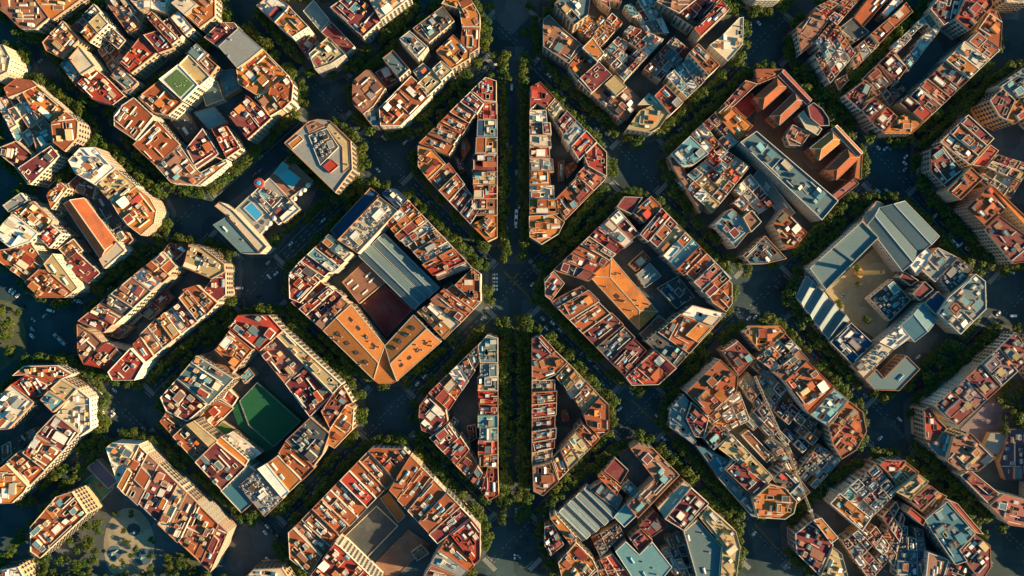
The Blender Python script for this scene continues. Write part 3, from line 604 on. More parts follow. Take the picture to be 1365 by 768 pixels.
P('s', '1250,418 1264,396 1300,365 1313,375 1314,412 1280,446', h=18, acc='wwcks', wells=0, style='clut'); P('B', '1233,404 1250,388 1264,402 1246,418', h=16, style='bare'); P('g', '1226,358 1250,330 1280,345 1246,376', h=13, acc='ksw'); P('d', '1252,370 1278,343 1298,360 1267,391', h=14, style='mech', acc='dBg'); P('w', '1210,352 1235,330 1244,340 1222,368', h=16, acc='wwk'); P('m', '1216,392 1232,375 1244,386 1226,401', h=15, style='bare'); P('m', '1198,370 1205,362 1224,374 1214,381', h=9, style='bare'); P('d', '1158,398 1190,372 1214,400 1186,428', h=8, style='mech', acc='dgdk', wall=WALL[7], ph=1.2)
block('tower crane block')
P('o', '992,443 1000,435 1040,434 1048,444 1028,467 1012,468', style='clut', acc='psortwm'); F('1008,478', '1046,444', '1068,466', '1036,498', 4, 3, 'pcrwotm', 15, 19, .04); P('t', '1046,508 1076,481 1112,516 1078,551', style='clut', acc='wwktrnb', h=20); P('b', '1030,496 1066,466 1078,480 1046,508', h=19, style='clut', acc='mdwrs'); P('k', '1080,553 1113,518 1131,533 1102,567', h=19, acc='kBwK', style='clut'); P('t', '1104,568 1131,534 1150,549 1155,575 1141,600 1122,612 1110,594', style='clut', acc='ortwnc')
P('m', '962,468 982,453 1006,478 985,501', h=16, acc='dmgk', style='clut'); P('t', '914,523 960,479 984,502 982,523 946,555', h=23, wells=3, acc='orto'); P('g', '893,546 912,526 918,534 912,560 929,588 924,592 893,570', h=17, acc='sdgc'); P('m', '914,558 922,536 945,557 938,584 926,582', acc='kpr', h=19); P('r', '938,584 953,566 970,582 951,600', acc='rkw', h=19); P('K', '926,592 950,602 976,616 958,636', h=15, acc='ksgK'); P('n', '958,598 975,578 1031,636 1022,646', h=20, acc='nwoc'); P('m', '966,626 985,606 1021,646 1003,661', h=19, acc='spwmr', style='clut')
P('o', '1003,665 1026,645 1046,650 1062,668 1058,684 1046,692 1010,690', h=21, acc='otdb', ph=1.2); P('s', '958,638 966,628 1003,664 1012,690 1002,688', h=15, style='clut', acc='gsd'); P('d', '1030,640 1046,622 1066,637 1080,656 1062,672', acc='kwor', h=19); F('1060,632', '1092,592', '1122,613', '1086,652', 4, 4, 'ksBgdwt', 6, 10, .12); F('985,512', '1010,480', '1048,520', '1018,558', 4, 4, 'bgdnsb', 6, 11, .15); F('992,562', '1022,530', '1082,592', '1050,622', 5, 4, 'dgbsBb', 3, 8, .2); F('1050,522', '1102,571', '1083,594', '1030,548', 5, 3, 'bdgbmt', 6, 11, .08); F('1022,606', '1050,590', '1064,622', '1040,634', 3, 3, 'bgdtn', 6, 10, .1); P('b', '988,580 997,573 1031,608 1022,617', h=7, style='shed'); F('940,556', '986,522', '1000,560', '962,580', 3, 3, 'ctobw', 10, 14, .1)
block('grey shed block')
P('b', '840,598 850,592 870,597 906,633 850,691 836,673 872,638', h=17, acc='ksbm', wells=1); P('d', '825,606 838,597 870,633 850,652 836,640', h=5, style='bare'); P('m', '805,628 820,610 838,627 827,645', h=15, style='bare', ph=1.0); P('t', '797,636 804,629 828,650 822,661', h=15, acc='kt'); P('k', '826,650 838,640 852,654 842,664', h=12, acc='kwk')
for i in range(4): gable('s', '%g,%g %g,%g %g,%g %g,%g' % (740 + i * 11, 686 - i * 10, 776 + i * 12, 721 - i * 9, 788 + i * 12 - 1, 712 - i * 9 + 1, 751 + i * 11 - 1, 676 - i * 10 + 1), 10, 2.0, 'storage_shed', ribs=True)
P('s', '786,652 806,640 830,664 822,680', h=11, style='clut', acc='skgc'); P('k', '818,689 834,671 848,688 832,703', h=12, style='bare'); F('788,718', '824,698', '832,712', '800,742', 3, 3, 'bdgtd', 8, 12, .1); P('o', '733,691 741,686 769,717 760,726', h=20, acc='ow'); P('m', '726,702 738,700 752,726 734,741 726,728', h=18, acc='kwm'); P('o', '744,750 768,723 790,745 797,760 780,775 750,775', h=20, acc='ntor', style='clut')
P('c', '876,677 912,641 922,649 886,691', h=16, style='shed'); P('m', '886,692 921,650 945,671 911,707', h=18, acc='wkm', wells=0); P('s', '911,708 930,692 962,729 958,775 930,775', h=17, style='flat', ph=1.2); P('n', '932,690 945,676 981,708 987,730 981,775 960,775 963,728', h=19, acc='wwcn', wells=0); P('k', '820,735 834,722 852,739 869,722 896,756 880,775 846,775', h=13, style='flat'); P('m', '852,701 872,681 891,701 869,716', h=12, acc='sd'); P('m', '838,718 854,704 870,720 853,736', h=12, acc='wrm'); F('876,722', '905,708', '930,768', '898,768', 3, 4, 'dgbd', 4, 8, .2); F('792,750', '816,738', '846,775', '800,775', 3, 2, 'rtmd', 9, 13, .1)
block('skylight row block')
S('390,705', '490,602', '526,640', '429,741', 'bttttrtt', style='rows', jit=1.2); P('t', '384,710 391,704 429,742 413,766 386,745', acc='gwbt', style='clut'); P('t', '491,601 497,597 538,598 546,606 527,640', acc='wtr', wells=1); S('547,607', '628,690', '584,724', '518,654', 'ttttm', style='rows', jit=1.2); P('r', '600,712 628,691 640,706 640,745 632,752', acc='wtr'); S('633,754', '608,778', '562,772', '597,714', 'tgt', style='rows'); P('r', '413,768 446,724 455,730 505,778 440,778', style='clut', acc='rotw', h=22, wall=WALL[7])
P('d', '458,716 502,674 531,701 487,746', h=2, style='bare', ph=.8, kind='school_yard'); P('b', '494,757 545,706 572,726 522,775', h=2, style='bare', ph=.4, kind='school_yard'); P('o', '507,664 518,656 541,688 531,697', h=4, style='bare', kind='school_yard')
block('upper right alley block')
P('b', '1062,36 1090,12 1106,26 1082,59 1068,72', acc='mkdb', style='clut'); F('1080,62', '1112,26', '1140,72', '1106,112', 5, 5, 'otrpwkm', 14, 20, .04); F('1086,10', '1122,-8', '1152,-8', '1116,34', 4, 3, 'prtwm', 15, 19, .04); P('t', '1138,24 1162,-8 1190,-8 1150,37', h=12, style='shed'); P('d', '1118,38 1137,23 1159,43 1140,56', h=12, style='flat'); P('w', '1175,18 1196,-8 1203,2 1182,23', h=13, style='flat'); P('t', '1160,46 1182,27 1193,37 1172,59', h=15, acc='mdt'); P('t', '1183,26 1208,3 1217,16 1193,38', h=14, acc='ptw'); F('1134,68', '1160,47', '1172,60', '1140,92', 3, 2, 'btmg', 11, 14, .05); P('t', '1112,108 1128,99 1131,108 1118,121', h=8)
block('corner maroon alley block')
P('o', '1178,178 1197,156 1214,150 1229,166 1216,178', acc='ooww', style='clut'); P('m', '1125,128 1153,107 1163,116 1148,148', acc='wgsm'); P('m', '1149,146 1165,129 1181,142 1161,163', acc='wksm', style='clut'); P('r', '1162,164 1182,143 1196,156 1178,177', acc='wrw'); S('1230,165', '1333,67', '1299,42', '1200,139', 'rmtmboct', acc='wwotkcp', style='clut'); P('t', '1300,42 1318,10 1330,15 1336,30 1334,66', acc='rwo'); F('1188,62', '1240,14', '1258,34', '1210,96', 5, 3, 'kksKwg', 9, 14, .1)
P('b', '1150,105 1170,86 1188,110 1170,128', h=14, acc='mgb'); P('m', '1171,85 1190,66 1209,91 1195,110', h=13, acc='gwm', style='clut'); F('1172,122', '1194,104', '1208,120', '1186,142', 3, 3, 'dgsd', 5, 9, .2); P('m', '1240,12 1256,-8 1282,-8 1275,24 1258,34', acc='sdw'); P('r', '1273,26 1290,-8 1320,-8 1323,8 1292,41', acc='omr', h=21)
block('right edge upper block')
P('m', '1319,134 1336,118 1353,134 1341,160 1332,156', h=24, acc='orm', wall=WALL[3]); P('o', '1341,160 1353,135 1375,128 1375,150 1352,166', h=23, wall=WALL[3]); P('s', '1330,114 1375,84 1375,126 1352,132', h=22, acc='kws'); S('1252,190', '1290,153', '1326,186', '1293,221', 'btm', acc='kwgtn', style='clut'); P('m', '1240,200 1255,192 1283,228 1262,250 1240,228', acc='kksw', style='clut', h=18); P('r', '1296,220 1320,193 1331,201 1313,223', h=10, style='flat')
P('t', '1262,254 1294,223 1310,238 1280,267', h=23, wells=2, acc='owt'); P('t', '1288,278 1318,248 1343,276 1314,303', h=24, wells=2, acc='rowt', wall=BRICK); P('o', '1319,246 1326,250 1374,296 1374,310 1343,276', h=18, style='bare'); P('m', '1312,306 1332,288 1375,320 1375,348 1350,352', h=23, acc='kwb'); F('1302,240', '1330,206', '1375,220', '1346,266', 4, 4, 'bnmdtw', 7, 13, .1)
block('right edge slab block')
S('1246,541', '1354,443', '1378,476', '1277,568', 'mvmvm', h=22, acc='mbwstg', style='clut', jit=.3, tagx='pergola'); P('r', '1231,546 1238,542 1251,560 1262,571 1246,590 1233,585', acc='wwmd', h=18, style='clut'); P('s', '1236,591 1257,576 1270,581 1262,611 1250,606', acc='kswg', h=18, style='clut'); P('b', '1262,615 1270,583 1293,577 1326,610 1303,628 1280,628', h=22, acc='ownsb'); P('m', '1280,634 1293,626 1335,660 1318,672', h=20, acc='mtw'); P('p', '1318,673 1336,659 1375,668 1375,704 1345,700', h=20, acc='nksr'); P('g', '1304,612 1320,577 1345,577 1332,604', h=5, style='bare'); P('v', '1332,616 1346,572 1375,572 1375,642 1340,640', h=6, style='mix', acc='ksd', wells=0)
block('bottom right block')
P('r', '1172,620 1182,613 1208,614 1200,626 1186,633', acc='rwd'); P('o', '1186,634 1208,616 1225,629 1203,653', acc='nwmt'); P('n', '1194,656 1225,632 1238,642 1213,666', acc='ton', h=22); P('m', '1213,668 1240,647 1253,657 1227,681', acc='swo', h=21); P('o', '1228,682 1253,657 1262,661 1242,691', acc='ccoo'); P('K', '1232,693 1262,668 1300,711 1279,733 1289,748 1273,753', h=19, acc='kKsg'); P('m', '1279,735 1300,713 1320,727 1321,756 1309,775 1292,756', acc='wwgn', style='clut'); P('r', '1264,667 1276,671 1311,712 1302,711', h=18, style='bare'); P('r', '1209,683 1214,676 1234,693 1230,701', h=19, style='bare')
F('1108,668', '1168,618', '1196,656', '1150,702', 5, 4, 'dsmgkwm', 15, 19, .04); P('o', '1106,671 1119,657 1161,690 1149,708', h=22, acc='nomk'); P('m', '1060,712 1083,694 1111,726 1091,766 1062,738', acc='mwbk', style='clut', wall=WALL[6]); P('o', '1084,693 1095,690 1118,717 1108,725', h=21, acc='won'); P('n', '1094,768 1110,728 1122,738 1132,775 1100,775', h=18, acc='wnc'); F('1122,722', '1150,702', '1192,738', '1160,775', 4, 4, 'gbdsmw', 9, 13, .08); F('1158,712', '1194,668', '1206,690', '1192,756', 4, 3, 'mtrbd', 9, 13, .06); F('1200,700', '1230,706', '1238,770', '1196,770', 3, 4, 'KsdgB', 8, 12, .06); P('b', '1237,736 1265,746 1256,775 1233,775', h=16, style='shed'); P('m', '1266,746 1298,760 1291,778 1257,775', h=16)
block('top edge corner')
P('c', '990,-12 1008,1 1038,1 1052,-12', h=20)
block('top right edge corner')
P('c', '1334,-10 1342,3 1375,4 1375,-10', h=20)
def beyond(name, cx, cy, r=122, c=36):
    block(name); k = r - c
    for sx, sy in ((1, 1), (1, -1), (-1, -1), (-1, 1)):
        a, b = (cx + sx * c * .5, cy + sy * (r - c * .4)), (cx + sx * (r - c * .4), cy + sy * c * .5); f = .62
        g = lambda q: '%g,%g' % q; i = lambda q: '%g,%g' % (cx + (q[0] - cx) * f - sx * 6, cy + (q[1] - cy) * f - sy * 6)
        S(g(a), g(b), i(b), i(a), 'tmtrbtc', style='mix')
    for dx, dy in ((0, 1), (0, -1), (1, 0), (-1, 0)): P('t', [(cx + dx * r * .98 + dy * 18, cy + dy * r * .98 + dx * 18), (cx + dx * r * .98 - dy * 18, cy + dy * r * .98 - dx * 18), (cx + dx * r * .6 - dy * 12, cy + dy * r * .6 - dx * 12), (cx + dx * r * .6 + dy * 12, cy + dy * r * .6 + dx * 12)], style='flat')
for n, x, y in (('beyond upper right edge', 1527, 55), ('beyond right edge', 1527, 390), ('beyond lower right edge', 1527, 725), ('beyond bottom edge', 683, 912), ('beyond bottom left edge', 345, 910), ('beyond bottom right edge', 1020, 912), ('beyond top edge', 683, -145), ('beyond top left edge', 345, -145), ('beyond top right edge', 1020, -145), ('beyond right bottom corner', 1358, 912)): beyond(n, x, y)
block('right edge upper block'); S('1378,100', '1482,205', '1440,225', '1378,160', 'tmtr', style='flat'); S('1482,240', '1378,350', '1378,290', '1440,228', 'trtm', style='flat')
block('right edge slab block'); S('1378,446', '1488,555', '1446,575', '1378,500', 'tmtr', style='flat'); S('1488,585', '1380,695', '1380,640', '1446,578', 'trtm', style='flat')
for n, q in (('upper left triangle', '612,188 622,182 628,196 616,214|606,208 616,214 622,226 612,232'), ('upper right triangle', '744,216 752,214 752,240 744,242|752,222 764,214 770,222 756,238'), ('lower left triangle', '622,568 634,566 636,584 626,590|604,556 612,562 606,572 598,566'), ('lower right triangle', '748,548 756,546 760,560 750,562'),
             ('skylight row block', '548,736 562,726 572,738 556,748'), ('narrow courtyard block', '240,392 250,384 258,392 246,402'), ('orange gable block', '590,382 602,376 606,386 596,394'), ('long chapel block', '66,284 78,276 84,284 74,292'), ('turf roof block', '322,128 334,122 340,132 326,140')):
    block(n)
    for z in q.split('|'): P(R.choice('mdbt'), z, h=R.uniform(4, 7), style='house')
for b in BLD:
    if b['style'] != 'gable': 
        if b['style'] == 'bare': b['style'] = 'plain'
# ------------------------------------------------------------------ build every house
for b in BLD:
    if b['style'] != 'gable': build(b)

def octant(px, c):
    dx, dy = px[0] - c[0], px[1] - c[1]
    if math.hypot(dx, dy) < 16: return 'in middle of'
    a = (math.degrees(math.atan2(-dy, dx)) + 360) % 360
    return ['on right side of', 'at upper right of', 'on upper side of', 'at upper left of', 'on left side of', 'at lower left of', 'on lower side of', 'at lower right of'][int((a + 22.5) // 45) % 8]
KW = dict(apartment_building=('house', 'building'), courtyard_building=('low annex', 'annex'), courtyard_house=('small house', 'house'), chapel=('gabled chapel', 'chapel'),
          entrance_building=('stepped entrance building', 'building'), terraced_house=('house', 'building'), outlying_house=('house', 'building'), gabled_house=('gabled house', 'building'), market_hall=('gabled market hall', 'hall'), sunken_yard=('walled yard', 'yard'),
          church_hall=('hipped church hall', 'church'), hospital_pavilion=('hipped pavilion', 'pavilion'), gallery_wing=('gallery wing', 'building'), paved_yard=('paved yard roof', 'yard'),
          factory_hall=('ribbed factory hall', 'factory'), sawtooth_shed=('gabled shed', 'shed'), fire_wall=('thin fire wall', 'wall'), machine_hall=('ribbed machine hall', 'hall'),
          storage_shed=('ribbed storage shed', 'shed'), school_yard=('flat yard deck', 'yard'), pool_terrace_building=('pool terrace building', 'hotel'))
BC = {}
for n, bs in BLK.items():
    if not bs: continue
    xs = [b['px'][0] for b in bs]; ys = [b['px'][1] for b in bs]; BC[n] = ((min(xs) + max(xs)) / 2, (min(ys) + max(ys)) / 2)
for b in BLD:
    kw, cat = KW[b['kind']]
    tag(b['obj'], '%s roofed %s %s %s' % (WORD[b['col']], kw, octant(b['px'], BC[b['blk']]), b['blk']), cat,
        ('small houses inside ' if b['kind'] == 'courtyard_house' else 'buildings of ') + b['blk'])

# ------------------------------------------------------------------ ground, pavements, markings
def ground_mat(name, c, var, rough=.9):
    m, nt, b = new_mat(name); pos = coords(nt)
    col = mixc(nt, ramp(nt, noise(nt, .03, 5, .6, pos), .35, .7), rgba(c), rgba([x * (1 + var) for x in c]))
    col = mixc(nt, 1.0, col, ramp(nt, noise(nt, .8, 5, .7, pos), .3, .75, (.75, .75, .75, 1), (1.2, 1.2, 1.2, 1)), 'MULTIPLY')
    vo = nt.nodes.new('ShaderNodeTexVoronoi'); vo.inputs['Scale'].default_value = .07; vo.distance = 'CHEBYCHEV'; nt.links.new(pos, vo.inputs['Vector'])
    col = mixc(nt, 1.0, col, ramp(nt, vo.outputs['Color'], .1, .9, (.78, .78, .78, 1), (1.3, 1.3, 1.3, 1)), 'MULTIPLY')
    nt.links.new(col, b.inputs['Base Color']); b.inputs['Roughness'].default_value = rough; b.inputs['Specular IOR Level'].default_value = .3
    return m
ASPH = ground_mat('asphalt', (.021, .040, .047), .7); PAVE = ground_mat('pavement_slabs', (.06, .075, .08), .4); SAND = ground_mat('sandy_ground', (.24, .21, .15), .25)  # asphalt base colour carries the teal tint of the shaded streets
PAINT = surface('road_paint', (.42, .42, .40), var=.1, stain=.3, fine=.6); YPAINT = surface('yellow_road_paint', (.16, .12, .04), var=.1, stain=.4, fine=.5)
GREEN = surface('pitch_green', (.010, .095, .042), var=.15, stain=.1, fine=.3, alt=(.016, .10, .045)); TURF = surface('artificial_turf', (.09, .17, .05), var=.1, stain=.35, fine=.5); KEYRED = surface('court_red', (.22, .04, .03), var=.1)
WATER = glass_mat('pool_water', (.03, .22, .42), .05); WATERT = glass_mat('pool_water_teal', (.05, .30, .33), .05)
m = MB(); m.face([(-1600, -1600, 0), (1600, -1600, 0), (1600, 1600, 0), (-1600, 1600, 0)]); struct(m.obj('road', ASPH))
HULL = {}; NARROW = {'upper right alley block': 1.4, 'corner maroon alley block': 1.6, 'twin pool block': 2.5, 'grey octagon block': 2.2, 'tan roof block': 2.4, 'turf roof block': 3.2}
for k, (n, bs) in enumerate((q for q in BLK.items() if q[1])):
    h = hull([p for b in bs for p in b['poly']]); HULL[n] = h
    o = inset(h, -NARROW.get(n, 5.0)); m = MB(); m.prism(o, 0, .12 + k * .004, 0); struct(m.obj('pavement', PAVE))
m = MB(); m.prism(ccw([U(*p) for p in PX('673,62 698,62 699,352 672,352')]), 0, .09); struct(m.obj('promenade_path', PAVE))
m = MB(); m.prism(ccw([U(*p) for p in PX('670,424 702,424 703,690 671,690')]), 0, .09); struct(m.obj('promenade_path', PAVE))
m = MB(); m.prism(ccw([U(*p) for p in PX('655,-15 700,-15 706,22 683,46 662,28')]), 0, .12); struct(m.obj('plaza_paving', PAVE))
m = MB(); m.prism(ccw([U(*p) for p in PX('-20,395 22,404 34,440 36,470 -20,510')]), 0, .12); struct(m.obj('plaza_paving', ground_mat('planted_ground', (.07, .08, .045), .5)))
JN = [(513, 208), (343, 378), (167, 549), (515, 553), (683, 385), (852, 221), (850, 551), (1018, 393), (1188, 222), (1192, 566), (683, 722), (343, 722), (1022, 720), (250, 285), (430, 126), (1356, 400), (683, 52), (1018, 50), (1345, 715)]
def bar2(m, a, b, w, z):
    a, b = Vector(a), Vector(b); d = (b - a).normalized(); n = Vector((-d.y, d.x)) * w / 2
    m.face([(*(a - n), z), (*(b - n), z), (*(b + n), z), (*(a + n), z)])
dash = MB()
for i, j in enumerate(JN):
    c = Vector(U(*j))
    for dx, dy in ((1, 1), (1, -1), (-1, 1), (-1, -1)):
        d = Vector((dx, dy)).normalized(); n = Vector((-d.y, d.x)); e = c + d * 25
        if j == (683, 385): pass
        zb = MB()
        for k in range(-6, 7): bar2(zb, e + n * k * 1.0 - d * 1.8, e + n * k * 1.0 + d * 1.8, .5, .012)
        bar2(zb, e - n * 6.5 - d * 3.2, e + n * .2 - d * 3.2, .35, .012); struct(zb.obj('crosswalk', PAINT))
    for q in JN[:i]:
        f = Vector(U(*q)); d = f - c
        if d.length > 165 or d.length < 60 or abs(abs(d.x) - abs(d.y)) > 45: continue
        L = d.length; d.normalize(); n = Vector((-d.y, d.x)); t = 30
        for s in (-4.9, 4.9): bar2(dash, c + d * 28 + n * s, f - d * 28 + n * s, .22, .013)
        while t < L - 30:
            for s in (-1.6, 1.6): bar2(dash, c + d * t + n * s, c + d * (t + 3) + n * s, .28, .012)
            t += 6
for i, j in enumerate(JN):          # stop lines and one worn guide line across each junction
    c = Vector(U(*j)); d = Vector((1, R.choice((1, -1)))).normalized(); n = Vector((-d.y, d.x))
    for s in (-1.7, 1.5):
        t = -22
        while t < 22: bar2(dash, c + d * t + n * s, c + d * (t + 2) + n * s, .22, .014); t += R.choice((4, 4, 8))
struct(dash.obj('lane_marking', PAINT))
for a, b in (((672, 362), (706, 397)), ((842, 533), (877, 567)), ((1006, 698), (1036, 732)), ((692, 364), (680, 376))):
    m = MB(); bar2(m, U(*a), U(*b), 1.5, .016); struct(m.obj('bus_lane_marking', YPAINT))

# ------------------------------------------------------------------ courts, pools, playground
def slab(name, pts, z0, z1, mat, parent=None, off=(0, 0)):
    p = ccw([U(x, y, z1) for x, y in PX(pts)]); m = MB(); m.prism([(x - off[0], y - off[1]) for x, y in p], z0, z1); return m.obj(name, mat, parent)
def flat_thing(name, pts, z0, z1, mat, label, cat):
    p = ccw([U(x, y, z1) for x, y in PX(pts)]); c = centroid(p); root = link(name, None, None, (*c, 0))
    m = MB(); m.prism([(x - c[0], y - c[1]) for x, y in p], z0, z1); m.obj('playing_surface', mat, root); tag(root, label, cat); return root, c, [(x - c[0], y - c[1]) for x, y in p]
def fence_part(root, poly, z, h):
    m = MB(); n = len(poly)
    for i in range(n):
        a, b = Vector(poly[i]), Vector(poly[(i + 1) % n]); k = max(1, int((b - a).length / 5))
        for j in range(k): p = a.lerp(b, j / k); m.bar((p.x, p.y, z), (p.x, p.y, z + h), .14)
        for t in (.33, .66, 1): m.bar((a.x, a.y, z + h * t), (b.x, b.y, z + h * t), .08)
    m.obj('boundary_fence', METAL, root)
r, c, p = flat_thing('sports_pitch', '320,534 344,509 402,561 366,596 332,566', .12, 6, GREEN, 'large green sports pitch inside the green pitch block', 'sports pitch'); fence_part(r, inset(p, .3), 6, 2.5)
r, c, p = flat_thing('sports_court', '309,545 319,535 364,598 352,604 318,568', .12, 4.5, GREEN, 'narrow dark green court beside the large pitch', 'court')
r, c, p = flat_thing('basketball_court', '100,653 123,632 154,649 127,677', .12, .4, surface('court_green', (.07, .17, .09), var=.1), 'green basketball court with red key beside the playground', 'court'); fence_part(r, inset(p, .3), .4, 2)
m = MB(); x, y = U(122, 660); m.box(x - c[0], y - c[1], .404, 4.5, 5.5, .01, ang=.75); x, y = U(134, 647); m.cyl(x - c[0], y - c[1], .404, 1.7, .012, 20); m.obj('court_marking', KEYRED, r)
r = link('turf_lawn', None, None, (*U(241, 111, 21.5), 21)); tag(r, 'bright green turf lawn on the white roof of turf roof block', 'lawn'); ox, oy = U(241, 111, 21.5)
p = ccw([U(x, y, 21.5) for x, y in PX('220,107 237,93 258,112 241,129')]); m = MB(); m.prism([(x - ox, y - oy) for x, y in p], .1, .75); m.obj('grass_surface', TURF, r)
m = MB(); rr = random.Random(4)
for _ in range(7): m.cyl(rr.uniform(-5, 5), rr.uniform(-3, 3), .75, .35, .5, 8)
m.obj('roof_vent', METAL, r)
def pool(pts, z, wat, label):
    p = ccw([U(x, y, z) for x, y in PX(pts)]); c = centroid(p); r = link('swimming_pool', None, None, (*c, z)); q = [(x - c[0], y - c[1]) for x, y in p]
    m = MB(); o = inset(q, -.6); n = len(q)
    for i in range(n):
        j = (i + 1) % n
        m.face([(*o[i], -.3), (*o[j], -.3), (*o[j], .5), (*o[i], .5)]); m.face([(*o[i], .5), (*o[j], .5), (*q[j], .5), (*q[i], .5)]); m.face([(*q[j], .2), (*q[i], .2), (*q[i], .5), (*q[j], .5)])
    m.obj('pool_edge', TRIM[3], r); m = MB(); m.face([(*a, .35) for a in q]); m.obj('water', wat, r)
    tag(r, label, 'pool')
pool('326,278 335,270 350,286 342,294', 8.4, WATER, 'small blue swimming pool on beige terrace of twin pool block'); pool('373,236 384,226 400,238 389,251', 8.4, WATERT, 'larger teal swimming pool on brown terrace of twin pool block')
pool('366,231 377,217 384,222 372,234', 8.5, WATERT, 'shallow pale pool at the head of the larger teal pool')
pr = None
for i, (x, y) in enumerate(((411, 247), (406, 253), (400, 258), (393, 265), (366, 291), (360, 298), (354, 304))):
    if pr is None:
        m = MB(); m.cyl(0, 0, 2.2, 2.0, .9, 8, r2=.1); dc = m.data('canopy', WHITE); m = MB(); m.cyl(0, 0, 0, .08, 3.0, 6); dp = m.data('pole', METAL); pr = 1
    r = link('parasol', None, None, (*U(x, y, 10), 8.1), R.random()); link('canopy', dc, r); link('pole', dp, r)
    tag(r, 'white parasol on the ' + ('larger teal pool terrace' if i < 4 else 'small blue pool terrace'), 'parasol', 'parasols by the rooftop pools')
r = link('round_canopy', None, None, (*U(345, 244, 12), 8.8)); m = MB(); m.cyl(0, 0, 0, 3.6, 3.2, 24); m.obj('drum', TRIM[2], r); m = MB(); m.cyl(0, 0, 3.2, 4.0, .5, 24, r2=3.2); m.obj('canopy_roof', ROOF['r'], r); m = MB(); m.cyl(0, 0, 3.7, 1.9, .5, 16, r2=1.3); m.obj('roof_light', WATER, r)
tag(r, 'round red canopy with blue roof light beside the rooftop pools', 'canopy')
ell = lambda cx, cy, a, b, n=28, ph=0: ' '.join('%.1f,%.1f' % (cx + a * math.cos(i * 2 * math.pi / n), cy + b * math.sin(i * 2 * math.pi / n)) for i in range(n))
struct(slab('park_path', '120,690 160,660 240,760 262,790 60,790 100,715', 0, .31, PAVE)); struct(slab('playground_ground', ell(172, 727, 34, 50), 0, .36, SAND)); struct(slab('lawn', ell(242, 765, 26, 30), 0, .37, ground_mat('park_soil', (.05, .06, .03), .5)))
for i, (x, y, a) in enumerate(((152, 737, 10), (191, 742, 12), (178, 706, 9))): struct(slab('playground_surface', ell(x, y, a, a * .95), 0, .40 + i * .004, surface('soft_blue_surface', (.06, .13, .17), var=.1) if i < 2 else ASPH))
def play_frame(x, y, a):
    r = link('climbing_frame', None, None, (*U(x, y), .4), a); m = MB()
    for u, v in ((-1, -1), (1, -1), (1, 1), (-1, 1)): m.bar((u, v, 0), (u, v, 2.6), .14)
    m.obj('frame', METAL, r); m = MB(); m.box(0, 0, 1.3, 2, 2, .12); m.obj('platform', BRICK, r); m = MB(); m.bar((1, 0, 1.4), (4.2, 0, .2), .7); m.obj('slide', METAL, r)
    m = MB(); m.face([(-1.2, -1.2, 2.6), (1.2, -1.2, 2.6), (0, 0, 3.5)]); m.face([(1.2, -1.2, 2.6), (1.2, 1.2, 2.6), (0, 0, 3.5)]); m.face([(1.2, 1.2, 2.6), (-1.2, 1.2, 2.6), (0, 0, 3.5)]); m.face([(-1.2, 1.2, 2.6), (-1.2, -1.2, 2.6), (0, 0, 3.5)]); m.obj('frame_roof', ROOF['k'], r)
    tag(r, 'climbing frame with slide on blue circle of the playground', 'climbing frame', 'play equipment')
play_frame(152, 737, .6); play_frame(191, 742, 2.1); play_frame(181, 708, 3.5)
struct(slab('courtyard_paving', '1100,388 1168,328 1205,366 1186,372 1158,398 1186,428 1172,455 1134,430', 0, .55, ground_mat('courtyard_gravel', (.26, .21, .13), .25)))
struct(slab('courtyard_paving', '1205,458 1245,430 1276,446 1232,492 1208,474', 0, .56, PAVE)); struct(slab('courtyard_paving', '1280,572 1345,508 1380,512 1380,575 1310,612', 0, .57, ground_mat('violet_paving', (.13, .10, .115), .25)))
struct(slab('courtyard_paving', '1010,113 1036,104 1076,142 1064,152 1096,176 1108,172 1143,209 1137,238 1115,262 1008,176 988,188 1004,168', 0, 1.2, ground_mat('warm_gravel', (.13, .075, .05), .3)))  # gravel base colour is darkened for the shadows between the pavilions
# brick factory chimney, 38 m
r = link('factory_chimney', None, None, (*U(1142.5, 364.5), .55)); m = MB(); m.box(0, 0, 0, 5.2, 5.2, 4.5, ang=.78); m.box(0, 0, 4.5, 5.7, 5.7, .5, ang=.78); m.obj('plinth', surface('ochre_brick', (.46, .29, .10), var=.1), r)
m = MB(); m.cyl(0, 0, 5, 2.05, 31, 12, r2=1.35); m.obj('shaft', bpy.data.materials['ochre_brick'], r); m = MB(); m.cyl(0, 0, 36, 1.7, .8, 12, 0, 1, r2=1.7); m.cyl(0, 0, 35.2, 1.4, .8, 12, r2=1.7); m.cyl(0, 0, 36.8, 1.2, .4, 12, 1); m.obj('cap', [TRIM[2], DARK], r)
tag(r, 'tall ochre brick factory chimney in the courtyard of teal roof factory block', 'chimney')
# church-like square turret on the teal roofs
r = link('roof_turret', None, None, (*U(1273, 411, 26), 18)); m = MB(); m.box(0, 0, 0, 7, 7, 7.5, ang=.8); m.obj('turret_wall', WALL[7], r); m = MB()
for k in range(4): m.box(3 * math.cos(.8 + k * math.pi / 2), 3 * math.sin(.8 + k * math.pi / 2), 7.5, .9, 7, 1.2, ang=.8 + k * math.pi / 2)
m.box(0, 0, 7.5, 3, 3, 1.5, ang=.8); m.obj('turret_crown', BRICK, r); tag(r, 'square brick turret on right side roofs of teal roof factory block', 'turret')
